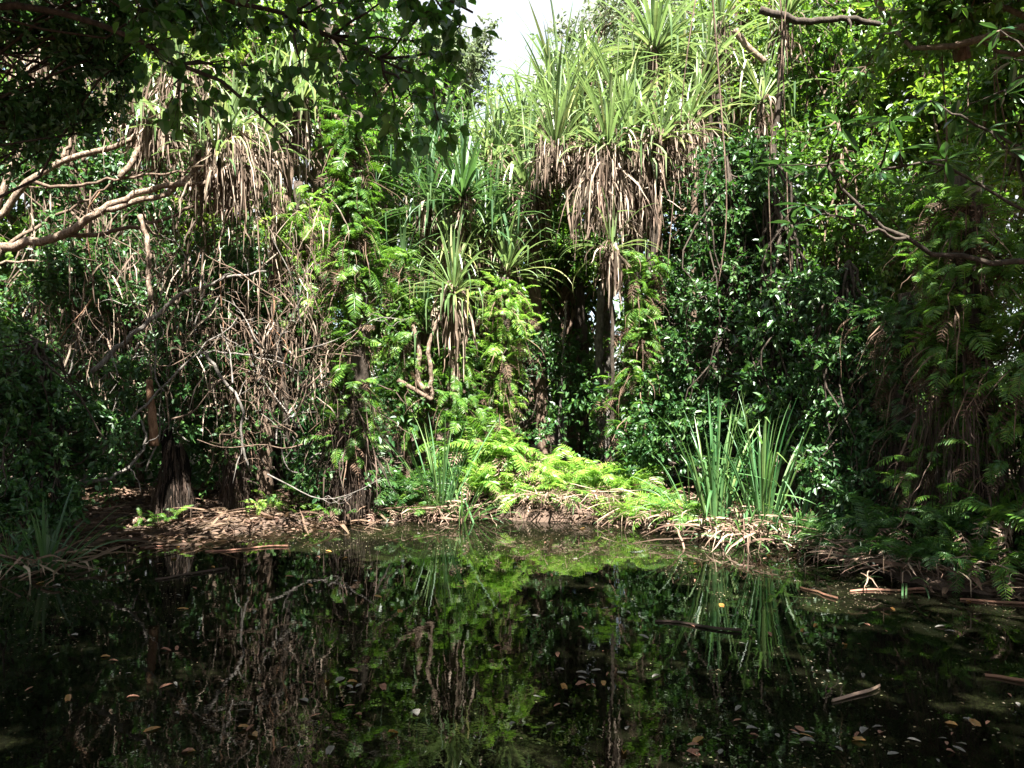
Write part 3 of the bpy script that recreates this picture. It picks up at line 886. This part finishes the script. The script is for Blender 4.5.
# ------------------------------------------------------------------ ferns
def climbing_fern(px, y0, y1, Y, label, w=45, n=240, L=.55, mat='fern', trunk=True, roots=0, root_h=1.6, dead=60, r=.13, lean=0.0, bark='bark_dark', zmin=None):
    """Fern fronds clothing a trunk between two heights, with a mat of hanging roots below."""
    base = on(px, Y)
    hi = at(px, y0, Y)
    lo = at(px, y1, Y)
    t = thing("fern_clad_tree" if trunk else "climbing_fern", base, label, "fern-clad tree" if trunk else "fern", "fern-clad trunks and fern columns")
    wr = w * Y / F
    if trunk:
        b = MB()
        top = hi + np.array([lean, 0, .1])
        tubes(b, path([base - np.array([0, 0, .2]), (base + top) / 2 + rng.normal(size=3) * .06, top], 16, .015), np.linspace(r * 1.3, r * .8, 16)[None], 9)
        b.build("trunk", M[bark], t, smooth=True)
    n = int(n * 1.7)
    L = L * .74
    az = U(0, 2 * PI, n)
    z = U(lo[2], hi[2], n)
    L = L * (.55 + .7 * rng.random(n) ** 1.5)
    bump = .5 + .5 * np.sin(z * 4.1 + px) * np.sin(az * 2 + z * 2.3)
    rr = wr * (.3 + .6 * rng.random(n)) * bump * (.7 + .5 * np.sin(z * 2.7 + px * .3))
    P = np.stack([base[0] + lean * (z - base[2]) / max(.1, hi[2] - base[2]) + np.cos(az) * rr, base[1] + np.sin(az) * rr, z], 1)
    f = MB()
    fronds(f, P, az + U(-.7, .7, n), U(-.5, .9, n), L * U(.6, 1.15, n), U(.4, 2.3, n), 15, .25, .20)
    f.build("fronds", M[mat], t)
    cl = MB()
    nc = max(6, n // 16)
    k = rng.integers(0, n, nc)
    foliage(cl, None, P[k], .2 * U(.6, 1.3, nc), 7, 6, .075 * rng.uniform(.8, 1.3), 'simple', rng.uniform(.4, .65), droop=.6)
    cl.build("climber_leaves", M['leaf' if mat != 'fern_dark' else 'leaf_dark'], t)
    if dead:
        d = MB()
        dead = int(dead * 1.6)
        k = rng.integers(0, n, dead)
        fronds(d, P[k] - np.array([0, 0, .1]), az[k] + U(-.6, .6, dead), U(-1.0, .1, dead), L[k] * U(.7, 1.2, dead), U(.6, 1.6, dead), 9, .22, .22, roll=1.5)
        straps(d, P[k], az[k], U(-1.2, -.2, dead), U(.3, .8, dead), .012, 1.0, K=5, taper='ribbon', wig=.25)
        d.build("dead_fronds", M['dead_fern'], t)
    if roots:
        d = MB()
        a2 = U(0, 2 * PI, roots)
        q = rng.random(roots)
        zz = base[2] + root_h * (.12 + .95 * q)
        rr = wr * (.62 - .2 * q) * (.75 + .4 * rng.random(roots))
        PP = np.stack([base[0] + np.cos(a2) * rr, base[1] + np.sin(a2) * rr, zz], 1)
        straps(d, PP, a2 + U(-1, 1, roots), np.where(rng.random(roots) < .8, U(-1.62, -1.2, roots), U(-1.2, -.3, roots)), U(.3, 1.0, roots) * np.minimum(1, (zz - base[2] + .15)), .009 * U(.5, 1.9, roots), U(.2, 1.0, roots), K=6, pw=.6, azc=1.2, twist=1.5, taper='ribbon', wig=.35)
        d.build("root_mat", M['dead_dark'], t)
    return t


climbing_fern(352, 120, 455, 9.8, "fern-clad trunk at the water's edge on a skirt of dark brown roots", w=34, n=500, L=.5, roots=1100, root_h=1.6, dead=150, r=.15)
climbing_fern(640, 255, 500, 11.0, "column of ferns climbing the stem under the big brown skirts", w=42, n=260, L=.5, mat='fern', trunk=False, dead=120)
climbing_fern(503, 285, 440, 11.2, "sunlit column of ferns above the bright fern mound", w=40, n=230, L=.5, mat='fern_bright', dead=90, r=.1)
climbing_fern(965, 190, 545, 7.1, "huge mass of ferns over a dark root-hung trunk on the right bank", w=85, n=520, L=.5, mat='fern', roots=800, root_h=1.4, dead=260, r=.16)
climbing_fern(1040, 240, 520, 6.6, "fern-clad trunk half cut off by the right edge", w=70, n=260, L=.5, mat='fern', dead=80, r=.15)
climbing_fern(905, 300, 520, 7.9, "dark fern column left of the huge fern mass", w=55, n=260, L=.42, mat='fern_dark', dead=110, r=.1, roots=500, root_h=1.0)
climbing_fern(235, 300, 430, 9.9, "slim ferny trunk with rusty bark behind the crooked pale branch", w=20, n=60, L=.35, mat='fern', dead=90, r=.07, bark='bark', roots=350, root_h=.8)
climbing_fern(455, 345, 470, 10.95, "ferns clothing the pale stem of the starry-headed pandanus", w=38, n=200, L=.45, mat='fern', trunk=False, dead=50)
climbing_fern(405, 250, 440, 11.0, "ferns hanging on the slim dark pandanus", w=28, n=140, L=.45, mat='fern', trunk=False, dead=40)
climbing_fern(300, 190, 330, 10.6, "thin fern-hung trunk just behind the root-skirted one", w=40, n=150, L=.5, mat='fern_bright', dead=60, r=.08)
climbing_fern(585, 330, 470, 13.5, "shaded fern column deep in the hollow", w=30, n=110, L=.45, mat='fern_dark', dead=20, r=.07)


def fern(px, Y, label, n=26, L=.6, mat='fern_bright', dead=14, el=(.2, 1.25), droop=(.8, 1.9), group="ferns growing low along the bank", dz=0.0):
    n = int(n * 1.35)
    L = L * .85
    b = on(px, Y) + np.array([0, 0, dz])
    t = thing("fern", b, label, "fern", group)
    f = MB()
    az = U(0, 2 * PI, n)
    P = b + np.stack([rng.normal(size=n) * .13, rng.normal(size=n) * .10, U(0, .14, n)], 1)
    fronds(f, P, az, U(*el, n), L * U(.4, 1.1, n), U(*droop, n), 17, .23, .18, roll=.6)
    f.build("fronds", M[mat], t)
    if dead:
        d = MB()
        az = U(0, 2 * PI, dead)
        fronds(d, b + np.stack([np.cos(az) * .05, np.sin(az) * .05, U(0, .1, dead)], 1), az, U(-.1, .7, dead), L * U(.7, 1.2, dead), U(1.2, 2.4, dead), 9, .2, .2, roll=1.2)
        d.build("dead_fronds", M['dead_pale'], t)
    return t


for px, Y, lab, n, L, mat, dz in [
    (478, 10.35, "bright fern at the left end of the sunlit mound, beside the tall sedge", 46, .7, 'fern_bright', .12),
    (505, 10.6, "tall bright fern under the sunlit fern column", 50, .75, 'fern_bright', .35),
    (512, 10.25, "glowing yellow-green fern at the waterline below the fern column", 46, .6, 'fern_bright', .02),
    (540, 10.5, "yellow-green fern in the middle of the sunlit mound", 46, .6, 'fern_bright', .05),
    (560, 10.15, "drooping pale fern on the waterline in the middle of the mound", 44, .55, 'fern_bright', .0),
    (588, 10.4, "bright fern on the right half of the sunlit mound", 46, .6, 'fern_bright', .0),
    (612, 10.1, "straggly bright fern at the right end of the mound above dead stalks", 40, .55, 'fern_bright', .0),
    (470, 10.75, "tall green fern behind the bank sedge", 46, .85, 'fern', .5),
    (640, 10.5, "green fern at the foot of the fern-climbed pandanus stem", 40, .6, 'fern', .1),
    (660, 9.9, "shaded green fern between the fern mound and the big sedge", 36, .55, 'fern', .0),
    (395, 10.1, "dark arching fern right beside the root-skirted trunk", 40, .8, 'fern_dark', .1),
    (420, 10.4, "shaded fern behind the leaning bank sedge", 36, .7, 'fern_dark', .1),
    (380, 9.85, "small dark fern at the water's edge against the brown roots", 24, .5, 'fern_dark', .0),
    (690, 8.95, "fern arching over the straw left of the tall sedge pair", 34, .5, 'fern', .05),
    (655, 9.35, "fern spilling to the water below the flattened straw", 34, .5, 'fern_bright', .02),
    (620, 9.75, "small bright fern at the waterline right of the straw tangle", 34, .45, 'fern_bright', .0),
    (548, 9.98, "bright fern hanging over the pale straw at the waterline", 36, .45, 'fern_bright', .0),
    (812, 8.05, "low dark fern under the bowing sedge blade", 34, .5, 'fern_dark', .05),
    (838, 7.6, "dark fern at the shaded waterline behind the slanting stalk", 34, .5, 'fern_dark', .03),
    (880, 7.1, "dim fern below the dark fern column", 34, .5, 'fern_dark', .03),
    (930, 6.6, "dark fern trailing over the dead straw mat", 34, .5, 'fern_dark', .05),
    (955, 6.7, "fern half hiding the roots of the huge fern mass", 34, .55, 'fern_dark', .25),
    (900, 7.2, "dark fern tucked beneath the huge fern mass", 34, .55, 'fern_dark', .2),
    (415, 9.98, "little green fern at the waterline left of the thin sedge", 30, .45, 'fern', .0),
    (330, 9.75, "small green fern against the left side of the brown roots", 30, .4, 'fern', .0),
    (150, 8.9, "sparse green fern on the litter by the dark stump", 20, .3, 'fern', .0),
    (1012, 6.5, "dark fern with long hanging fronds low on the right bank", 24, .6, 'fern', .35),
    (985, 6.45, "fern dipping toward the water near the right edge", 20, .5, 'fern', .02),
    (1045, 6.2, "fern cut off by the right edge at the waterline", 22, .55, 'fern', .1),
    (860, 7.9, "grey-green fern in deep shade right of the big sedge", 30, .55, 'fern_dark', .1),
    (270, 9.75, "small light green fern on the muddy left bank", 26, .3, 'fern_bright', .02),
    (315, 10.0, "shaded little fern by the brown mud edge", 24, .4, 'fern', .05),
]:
    fern(px, Y, lab, n, L, mat, dz=dz, dead=16 if mat == 'fern_bright' else 7)


# ------------------------------------------------------------------ sedges
def sedge(px, Y, label, n=60, L=1.2, W=.03, mat='sedge', dead=40, spread=.16, el=(.75, 1.52), droop=(.1, .9), kink=.2, deadL=.6):
    b = on(px, Y)
    b[2] = max(b[2], -.04)
    t = thing("sedge_clump", b, label, "sedge", "sedge clumps on the pond edge")
    m = MB()
    az = U(0, 2 * PI, n)
    q = rng.random(n)
    P = b + np.stack([np.cos(az) * spread * q, np.sin(az) * spread * q, -.03 * np.ones(n)], 1)
    straps(m, P, az, el[1] - (el[1] - el[0]) * q, L * U(.6, 1.08, n), W * U(.6, 1.2, n), U(*droop, n) * (.4 + q), K=9, pw=2.0, fold=.5, kink=kink, twist=.5)
    m.build("blades", M[mat], t)
    if dead:
        d = MB()
        az = U(0, 2 * PI, dead)
        q = rng.random(dead)
        P = b + np.stack([np.cos(az) * spread * 1.4 * q, np.sin(az) * spread * 1.4 * q, U(0, .12, dead)], 1)
        straps(d, P + np.stack([rng.normal(size=dead) * .22, rng.normal(size=dead) * .12, U(0, .1, dead)], 1), az, U(-.25, .4, dead), deadL * U(.5, 1.2, dead), W * U(.35, .8, dead), U(-.1, .9, dead), K=6, pw=1.0, fold=.5, kink=.35, twist=1.2, taper='ribbon', wig=.12)
        d.build("dead_blades", M['dead_pale'], t)
    return t


sedge(716, 8.75, "tall sedge clump with stiff silvery blades, left of the pair in the sun patch", 46, 1.6, .038, dead=55, spread=.12, el=(1.22, 1.54), droop=(.02, .6), kink=.3)
sedge(764, 8.55, "tall sedge clump with brightest yellow-green base, right of the pair in the sun patch", 52, 1.6, .038, dead=55, spread=.14, el=(1.12, 1.54), droop=(.02, .8), kink=.3)
sedge(745, 8.35, "low spreading sedge at the foot of the two tall clumps", 40, .6, .03, dead=80, spread=.18, el=(.2, 1.3), droop=(.3, 1.6))
sedge(800, 8.5, "dark arching sedge right of the tall pair, one blade bowing to the water", 34, .95, .026, dead=40, el=(.5, 1.3), droop=(.6, 2.0))
sedge(690, 9.2, "shaded sedge between the shaded fern and the tall pair", 40, .9, .025, dead=70, el=(.4, 1.4), droop=(.3, 1.6))
sedge(441, 10.05, "tall thin sedge on the far bank with one bent blade, left of the fern mound", 56, 1.5, .03, dead=50, spread=.13, el=(.9, 1.52), droop=(.05, .7), kink=.15)
sedge(462, 10.0, "bushy sedge fanning toward the bright fern mound", 60, .9, .024, dead=40, spread=.16, el=(.4, 1.4), droop=(.2, 1.0), mat='sedge')
sedge(45, 7.15, "dark green sedge standing in the water at the left edge", 34, .9, .04, dead=40, spread=.12, el=(.5, 1.5), droop=(.1, 1.1), mat='pandan_dark')
sedge(12, 7.3, "thin trailing sedge cut off by the left edge", 40, .7, .018, dead=50, el=(.2, 1.3), droop=(.4, 1.8), mat='sedge')
sedge(855, 7.5, "dim sedge with fallen straw blades at the shaded right waterline", 26, .6, .022, dead=110, el=(.2, 1.2), droop=(.6, 2.0), mat='pandan_dark', deadL=.45)
sedge(905, 6.75, "mat of dead sedge straw hanging over the right waterline", 26, .45, .02, dead=110, el=(.1, 1.0), droop=(.6, 2.0), mat='pandan_dark', deadL=.38, spread=.4)
sedge(640, 9.75, "flattened pale sedge straw below the shaded fern", 16, .45, .02, dead=120, el=(.1, 1.0), droop=(.6, 1.8), deadL=.6, spread=.3)
sedge(580, 9.95, "bleached straw tangle spilling into the water below the fern mound", 26, .4, .02, dead=130, el=(.1, 1.0), droop=(.6, 1.8), deadL=.55, spread=.35)
sedge(530, 10.1, "pale straw at the waterline under the glowing fern", 26, .4, .02, dead=90, el=(.1, 1.0), droop=(.6, 1.8), deadL=.5, spread=.3)


# ------------------------------------------------------------------ dead wood and vines
def branch(pts, r0, r1, label, mat='bark_grey', name="fallen_branch", cat="branch", twigs=3, wob=.015, group=None, n=20):
    ln_ = sum(np.linalg.norm(np.subtract(pts[i_], pts[i_ + 1])) for i_ in range(len(pts) - 1))
    C = path(pts, n, min(wob, .13 * ln_ / n))
    m = MB()
    tubes(m, C, np.linspace(r0, r1, n)[None], 7)
    for k in range(twigs):
        i = rng.integers(n // 4, n - 1)
        d = nrm(C[i] - C[i - 1]) + rng.normal(size=3) * .8
        e = C[i] + nrm(d) * rng.uniform(.2, .55)
        tubes(m, wander(C[i:i + 1], e[None], 6, .05), np.linspace(max(.005, r1 * .8), .003, 6)[None], 5)
    o = m.build(name, M[mat], smooth=True, origin=C[0])
    return tag(o, label, cat, group)


branch([at(92, 372, 8.7), at(148, 322, 8.9), at(180, 295, 9.0), at(225, 278, 9.1), at(268, 270, 9.2)], .034, .014, "long pale bent branch slanting up to the right across the left tangle", group="dead branches in the left tangle")
branch([at(55, 520, 8.2), at(100, 455, 8.5), at(150, 400, 8.7), at(205, 345, 9.0), at(240, 318, 9.1)], .02, .008, "straight grey pole leaning from the mud up through the left tangle", group="dead branches in the left tangle")
branch([at(205, 352, 9.0), at(228, 385, 9.0), at(244, 408, 9.0), at(240, 432, 9.0), at(250, 470, 9.1)], .022, .012, "white crooked branch dropping beside the rusty ferny trunk", group="dead branches in the left tangle")
branch([at(70, 488, 8.3), at(105, 478, 8.5), at(130, 468, 8.6), at(148, 440, 8.7), at(140, 420, 8.8)], .026, .012, "pale hooked branch low over the mud", group="dead branches in the left tangle")
branch([at(200, 352, 9.2), at(240, 354, 9.2), at(280, 362, 9.3), at(330, 385, 9.4)], .012, .006, "thin grey branch running level toward the root-skirted trunk", group="dead branches in the left tangle")
branch([at(275, 320, 9.8), at(285, 390, 9.8), at(290, 450, 9.8), at(305, 475, 9.9)], .035, .03, "dark curving stem left of the root-skirted trunk", mat='bark_dark', name="bare_sapling", cat="sapling", twigs=1)
branch([at(288, 415, 9.7), at(310, 395, 9.6), at(325, 375, 9.6)], .012, .006, "short pale fork against the dark curving stem", group="dead branches in the left tangle")
branch([at(150, 300, 8.8), at(148, 240, 8.9), at(140, 215, 8.9)], .03, .03, "pale brown stem hanging straight above the bent branch", mat='bark_pale', name="hanging_vine", cat="vine", twigs=1)
branch([at(398, 380, 10.8), at(415, 390, 10.8), at(432, 400, 10.7)], .035, .03, "broken brown bough beside the straw-skirted pandanus", mat='bark', twigs=0)
branch([at(412, 325, 10.9), at(420, 350, 10.9), at(416, 380, 10.9), at(432, 398, 10.8)], .035, .045, "forked pale stem above the broken brown bough", mat='bark_pale', twigs=1)
branch([at(432, 398, 10.8), at(428, 345, 10.7), at(440, 315, 10.7)], .035, .025, "right arm of the pale fork above the broken bough", mat='bark_pale', twigs=0)
branch([at(600, 455, 13.0), at(602, 420, 13.0), at(598, 340, 13.0), at(604, 260, 13.0)], .09, .06, "pale slender trunk standing in the dark hollow", mat='bark_grey', name="bare_tree", cat="tree", twigs=0)
branch([at(558, 458, 12.5), at(562, 380, 12.5), at(566, 300, 12.5)], .025, .018, "thin grey sapling stem in the dark hollow", mat='bark_grey', name="bare_sapling", cat="sapling", twigs=1)
branch([at(652, 330, 11.2), at(650, 270, 11.2), at(655, 210, 11.3)], .07, .06, "dark stem hanging straight down from the big brown skirts", mat='bark_dark', name="bare_sapling", cat="sapling", twigs=0)
branch([at(946, -30, 7.6), at(952, 20, 7.6), at(962, 60, 7.7)], .09, .08, "thick grey-brown trunk leaning down from the top right", mat='bark', name="bare_tree", cat="tree", twigs=0)
branch([at(760, 10, 12), at(800, 22, 12), at(850, 18, 12), at(880, 25, 12)], .06, .04, "dark level bough near the top right of centre", mat='bark_dark', twigs=2)
branch([at(735, 30, 13.0), at(745, 45, 13.0), at(765, 62, 13.0)], .06, .05, "short pale bough behind the dark-stemmed pandanus", mat='bark_pale', twigs=0)
branch([at(875, -10, 8.5), at(882, 12, 8.5), at(892, 25, 8.5)], .05, .03, "pale curled root hanging at the top right", mat='bark_pale', twigs=1)
branch([at(290, -60, 11), at(343, 60, 10.8), at(345, 160, 10.6)], .05, .05, "dark upright stem above the fern-clad trunk", mat='bark_dark', name="bare_sapling", cat="sapling", twigs=0)

# stump and rusty broken trunk
b = on(174, 9.3)
t = thing("tree_stump", b, "shade-darkened stump hung with dead roots on the muddy left bank", "stump")
m = MB()
C = path([b - np.array([0, 0, .2]), at(175, 470, 9.3), at(166, 432, 9.35)], 14, .012)
tubes(m, C, np.linspace(.25, .05, 14)[None], 13)
V = m.v[0].reshape(-1, 3)
c0 = V.mean(0)
th = np.arctan2(V[:, 1] - c0[1], V[:, 0] - c0[0])
V[:, :2] = c0[:2] + (V[:, :2] - c0[:2]) * (1 + .2 * np.sin(th * 4 + 1) + .1 * np.sin(th * 9 + V[:, 2] * 6))[:, None]
V[:, 2] += .1 * np.sin(th * 3 + .5) * (V[:, 2] > c0[2])
m.build("trunk", M['bark_shaded'], t, smooth=True)
m = MB()
n = 420
az, q = U(0, 2 * PI, n), rng.random(n)
P = np.stack([b[0] + np.cos(az) * (.25 - .17 * q), b[1] + np.sin(az) * (.25 - .17 * q), b[2] + .1 + .8 * q], 1)
straps(m, P, az, U(-1.6, -1.2, n), U(.15, .5, n), U(.005, .016, n), U(.2, 1., n), K=6, pw=.6, azc=1.2, twist=1.5, taper='ribbon', wig=.35)
m.build("root_mat", M['dead_dark'], t)
m = MB()
C = path([at(154, 446, 8.75), at(153, 425, 8.75), at(150, 400, 8.8), at(149, 380, 8.8)], 12, .006)
tubes(m, C, np.linspace(.055, .035, 12)[None], 9)
tag(m.build("broken_trunk", M['bark_rust'], smooth=True, origin=C[0]), "rust-red broken trunk end catching the sun above the dark stump", "trunk")

for k in range(9):
    px = rng.uniform(700, 1015)
    Yk = rng.uniform(7.5, 11.5)
    y0, y1 = rng.uniform(-110, -40), rng.uniform(120, 330)
    A, B = at(px, y0, Yk), at(px + rng.normal() * 15, y1, Yk)
    m = MB()
    tubes(m, wander(A[None], B[None], 14, .02), np.linspace(.011, .006, 14)[None], 5)
    o = m.build("hanging_vine", M['bark'], smooth=True, origin=A)
    tag(o, "thin brown liana hanging straight down in the trees " + ("above the glossy dark bush" if px < 800 else "right of the glossy dark bush" if px < 900 else "above the huge fern mass"), "vine", "lianas hanging on the right side")
# vines and hanging roots in the left tangle
spots = ["left of the long bent branch", "around the long bent branch", "between the bent branch and the rusty trunk", "beside the rusty ferny trunk", "in front of the fern-clad trunk"]
for k in range(34):
    px = rng.uniform(40, 330)
    Yk = rng.uniform(8.9, 10.6)
    y0, y1 = rng.uniform(180, 320), rng.uniform(330, 480)
    A, B = at(px, y0, Yk), at(px + rng.normal() * 25, y1, Yk + rng.normal() * .15)
    C = wander(A[None], B[None], 12, rng.uniform(.01, .05))
    m = MB()
    r0 = rng.uniform(.004, .012)
    tubes(m, C, np.linspace(r0, r0 * .6, 12)[None], 5)
    o = m.build("hanging_vine", M[['bark', 'bark', 'bark_rust', 'bark_pale'][k % 4]], smooth=True, origin=A)
    zone = spots[min(4, int((px - 40) / 60))]
    tag(o, "bare brown vine hanging in the tangle " + zone, "vine", "bare vines hanging in the left tangle")

for k in range(78):
    px = rng.uniform(55, 310)
    Yk = rng.uniform(8.5, 9.7)
    py = rng.uniform(270, 480)
    a_ = PI / 2 + rng.normal() * .75
    l = rng.uniform(35, 120)
    A, B = at(px, py, Yk), at(px + l * math.cos(a_), py - l * math.sin(a_), Yk + rng.normal() * .25)
    C = wander(A[None], B[None], 12, .055)
    r0 = rng.uniform(.006, .013)
    m = MB()
    tubes(m, C, np.linspace(r0, .003, 12)[None], 5)
    for q in range(rng.integers(2, 6)):
        i_ = rng.integers(2, 11)
        e = C[0, i_] + nrm(C[0, i_] - C[0, i_ - 1] + rng.normal(size=3) * .06) * rng.uniform(.15, .5)
        tubes(m, wander(C[0, i_][None], e[None], 7, .12), np.linspace(.004, .002, 7)[None], 4)
    o = m.build("dead_twig", M[['bark_grey', 'bark', 'bark'][k % 3]], smooth=True, origin=A)
    tag(o, "thin dry forked twig caught in the tangle " + spots[min(4, int((px - 40) / 60))], "twig", "dry twigs in the left tangle")

# dead strap leaves hanging in the left tangle, from the pandanus above
m = MB()
n = 1100
px = U(20, 335, n); yy = U(190, 400, n); Yk = U(9.0, 10.6, n)
P = np.stack([(px - CX) / F * Yk, Yk, EYE - (yy - HY) / F * Yk], 1)
straps(m, P, U(0, 2 * PI, n), U(-1.5, -.6, n), U(.25, .8, n), U(.005, .02, n), U(.3, 1.2, n), K=6, azc=1.0, twist=1.5, taper='ribbon', wig=.2)
tag(m.build("hanging_dead_leaves", M['dead'], origin=P[0]), "curtain of dead strap leaves hung up in the left tangle", "dead leaves", kind="stuff")

# ------------------------------------------------------------------ floating leaves and sticks
def ywater(py):
    return EYE * F / (py - HY)


def float_leaf(kind, mat):
    m = MB()
    leaves(m, np.array([[0, -.5, 0]]), np.array([[0, 1., 0]]), np.array([[0, 0, 1.]]), 1.0, kind)
    me = m.build("floating_leaf", M[mat])
    return me


protos = {}
GL = "leaves floating on the pond"
kinds = [('yellow', 'oval', "yellow"), ('brown_leaf', 'oval', "brown"), ('grey_leaf', 'oval', "bleached grey"), ('green_leaf', 'lance', "dull green")]
fixed = [(378, 597, 0), (392, 608, 0), (400, 612, 0), (106, 657, 0), (190, 752, 0), (246, 728, 0), (252, 735, 0), (152, 730, 0), (68, 700, 0), (845, 645, 0), (950, 724, 0), (969, 602, 0), (893, 610, 0), (56, 655, 2), (74, 636, 2), (145, 614, 2), (362, 590, 2), (355, 582, 2),
         (225, 583, 1), (187, 752, 1), (166, 687, 1), (742, 644, 2), (805, 645, 2), (1018, 705, 2), (863, 676, 2), (250, 729, 1), (330, 752, 2)]
items = list(fixed)
rafts = [(rng.uniform(0, 1024), 530 + 225 * rng.random() ** 1.2) for k in range(26)]
for k in range(240):
    rx_, ry_ = rafts[rng.integers(0, len(rafts))]
    if rng.random() < .3:
        px, py = rng.uniform(5, 1019), 528 + 240 * rng.random() ** 1.3
    else:
        px, py = rx_ + rng.normal() * 42, ry_ + rng.normal() * 7
    if py < 524 or py > 764:
        continue
    items.append((px, py, int(rng.choice([0, 1, 2, 3], p=[.1, .36, .38, .16]))))
for px, py, kd in items:
    Yk = ywater(py)
    x = (px - CX) / F * Yk
    if shore_dist(np.array([x]), np.array([Yk]))[0] > -.1:
        continue
    mat, shp, word = kinds[kd]
    if kd not in protos:
        protos[kd] = o = float_leaf(shp, mat)
    else:
        o = protos[kd].copy()
        COL.objects.link(o)
    s = rng.uniform(.03, .085) if kd else rng.uniform(.05, .095)
    o.location = (x, Yk, .006 + .004 * rng.random())
    o.rotation_euler = (rng.normal() * .1, rng.normal() * .1, rng.uniform(0, 2 * PI))
    o.scale = (s * rng.uniform(.6, 1.3), s, s * rng.uniform(.6, 2.2))
    side = "left" if px < 340 else "middle" if px < 680 else "right"
    row = "near the far bank" if py < 580 else "halfway across" if py < 660 else "close to the camera"
    tag(o, f"{word} fallen leaf floating on the dark water {row}, {side} third", "leaf", GL)

GS = "dead stalks floating on the pond"
sticks = [((55, 552), (150, 540), .02, "long pale stalk lying in the litter left"), ((140, 548), (190, 545), .014, "short straw stalk in the left litter"),
          ((155, 580), (228, 569), .018, "brown drifting stalk left of centre"), ((205, 552), (288, 547), .016, "pale stalk afloat under the muddy bank"),
          ((655, 622), (742, 632), .018, "dark flat stalk drifting right of the centre"),
          ((832, 702), (880, 688), .022, "pale curved stalk drifting at the lower right"), ((800, 588), (838, 600), .014, "slanting stalk right of the big sedge"),
          ((850, 592), (926, 590), .022, "pale split stalk along the right waterline"),
          ((960, 600), (1040, 606), .014, "thin grey stalk at the right edge"), ((985, 676), (1040, 686), .016, "pale stalk cut by the right edge"), ((20, 560), (90, 548), .02, "brown stalk half sunk beside the left sedge")]
for (p, q, r, lab) in sticks:
    Ya, Yb = ywater(p[1]), ywater(q[1])
    A = np.array([(p[0] - CX) / F * Ya, Ya, .008]); B = np.array([(q[0] - CX) / F * Yb, Yb, .014])
    Ls = np.linalg.norm(B - A)
    m = MB()
    C = wander(A[None], B[None], 10, .035)[0]
    C[:, 2] = np.linspace(.004, .012, 10)
    hw = .42 * r * (np.sin(PI * np.linspace(.12, .97, 10)) ** .5)[:, None]
    dd = nrm(np.gradient(C, axis=0)); sd = nrm(np.cross(dd, np.array([0, 0, 1.])))
    V = np.stack([C - sd * hw, C + np.array([0, 0, .012]), C + sd * hw, C - np.array([0, 0, .008])], 1).reshape(-1, 3)
    f = []
    for k in range(9):
        for j in range(4):
            f.append((k * 4 + j, k * 4 + (j + 1) % 4, k * 4 + 4 + (j + 1) % 4, k * 4 + 4 + j))
    m.add(V, f)
    o = m.build("floating_stalk", M['dead_dark' if 'dark' in lab or 'brown' in lab else 'dead_pale' if 'curved' in lab else 'brown_leaf'], origin=A)
    tag(o, lab, "stalk", GS)

# ------------------------------------------------------------------ stuff: litter, flecks, undergrowth, far wood
m = MB()
n = 40000
x, y = U(-7.5, 6.5, n), U(5.5, 13.5, n)
d = shore_dist(x, y)
k = (d > -np.where(x < -2, .8, .22) * rng.random(n) ** 2 - .02) & (d < 3.2)
x, y = x[k], y[k]
n = len(x)
P = np.stack([x, y, np.maximum(height(x, y), 0) + .012 + .03 * rng.random(n)], 1)
az = U(0, 2 * PI, n)
leaves(m, P, np.stack([np.cos(az), np.sin(az), rng.normal(size=n) * .25], 1), np.array([0, 0, 1.]) + sphere_dirs(n) * .45, U(.03, .12, n), 'simple', .45)
k = rng.random(n) < .16
straps(m, P[k], U(0, 2 * PI, k.sum()), U(-.05, .35, k.sum()), U(.2, .8, k.sum()), U(.012, .04, k.sum()), U(.1, .7, k.sum()), K=5, twist=.8, taper='ribbon', wig=.06)
tag(m.build("leaf_litter", M['dead_fern']), "brown leaf litter covering the bank", "leaf litter", kind="stuff")

m = MB()
n = 22000
x, y = U(-7, 5.3, n), 1.4 + 9 * rng.random(n)
k = (shore_dist(x, y) < -.03) & (rng.random(n) < .25 + .75 * (np.sin(1.7 * x + .6 * y) * np.sin(1.3 * y - .8 * x + 1) > .1))
x, y = x[k], y[k]
n = len(x)
az = U(0, 2 * PI, n)
leaves(m, np.stack([x, y, .004 + .003 * rng.random(n)], 1), np.stack([np.cos(az), np.sin(az), 0 * az], 1), np.array([0, 0, 1.]) + sphere_dirs(n) * .1, U(.003, .02, n), 'simple', .7)
tag(m.build("floating_flecks", M['fleck']), "tiny flecks of debris afloat on the pond", "debris", kind="stuff")

m, tw = MB(), MB()
n = 620
x, y = U(-14, 13, n), U(10.6, 23, n)
k = (shore_dist(x, y) > .9)
x, y = x[k], y[k]
x = np.r_[x, U(1.6, 3.6, 60), U(-9.5, -1.6, 260)]; y = np.r_[y, U(10.2, 11.4, 60), U(9.6, 12.8, 260)]
C = np.stack([x, y, height(x, y) + U(.1, 1.3, len(x)) * (1 + .1 * (y - 10))], 1)
foliage(m, None, C, .5, 12, 8, .09, 'simple', .5)
tag(m.build("undergrowth", M['leaf_dark']), "dim leafy undergrowth filling the forest floor behind the bank", "undergrowth", kind="stuff")

m = MB()
n = 620
x = U(-26, 26, n); y = U(24, 34, n)
topz = np.where(np.abs(x - .3) < 3.4, 6.0, 14.0)
C = np.stack([x, y, rng.random(n) ** 1.5 * topz], 1)
keep = ~((x / y > -.09) & (x / y < .11) & ((C[:, 2] - EYE) / y > .36))
C = C[keep]
foliage(m, None, C, 1.3, 20, 9, .26, 'simple', .55)
tag(m.build("far_wood", M['leaf']), "dense jungle far behind the pond reading as one mass", "wood", kind="stuff")
print("verts", sum(len(o.data.vertices) for o in bpy.data.objects if o.type == 'MESH'), "objs", len(bpy.data.objects))
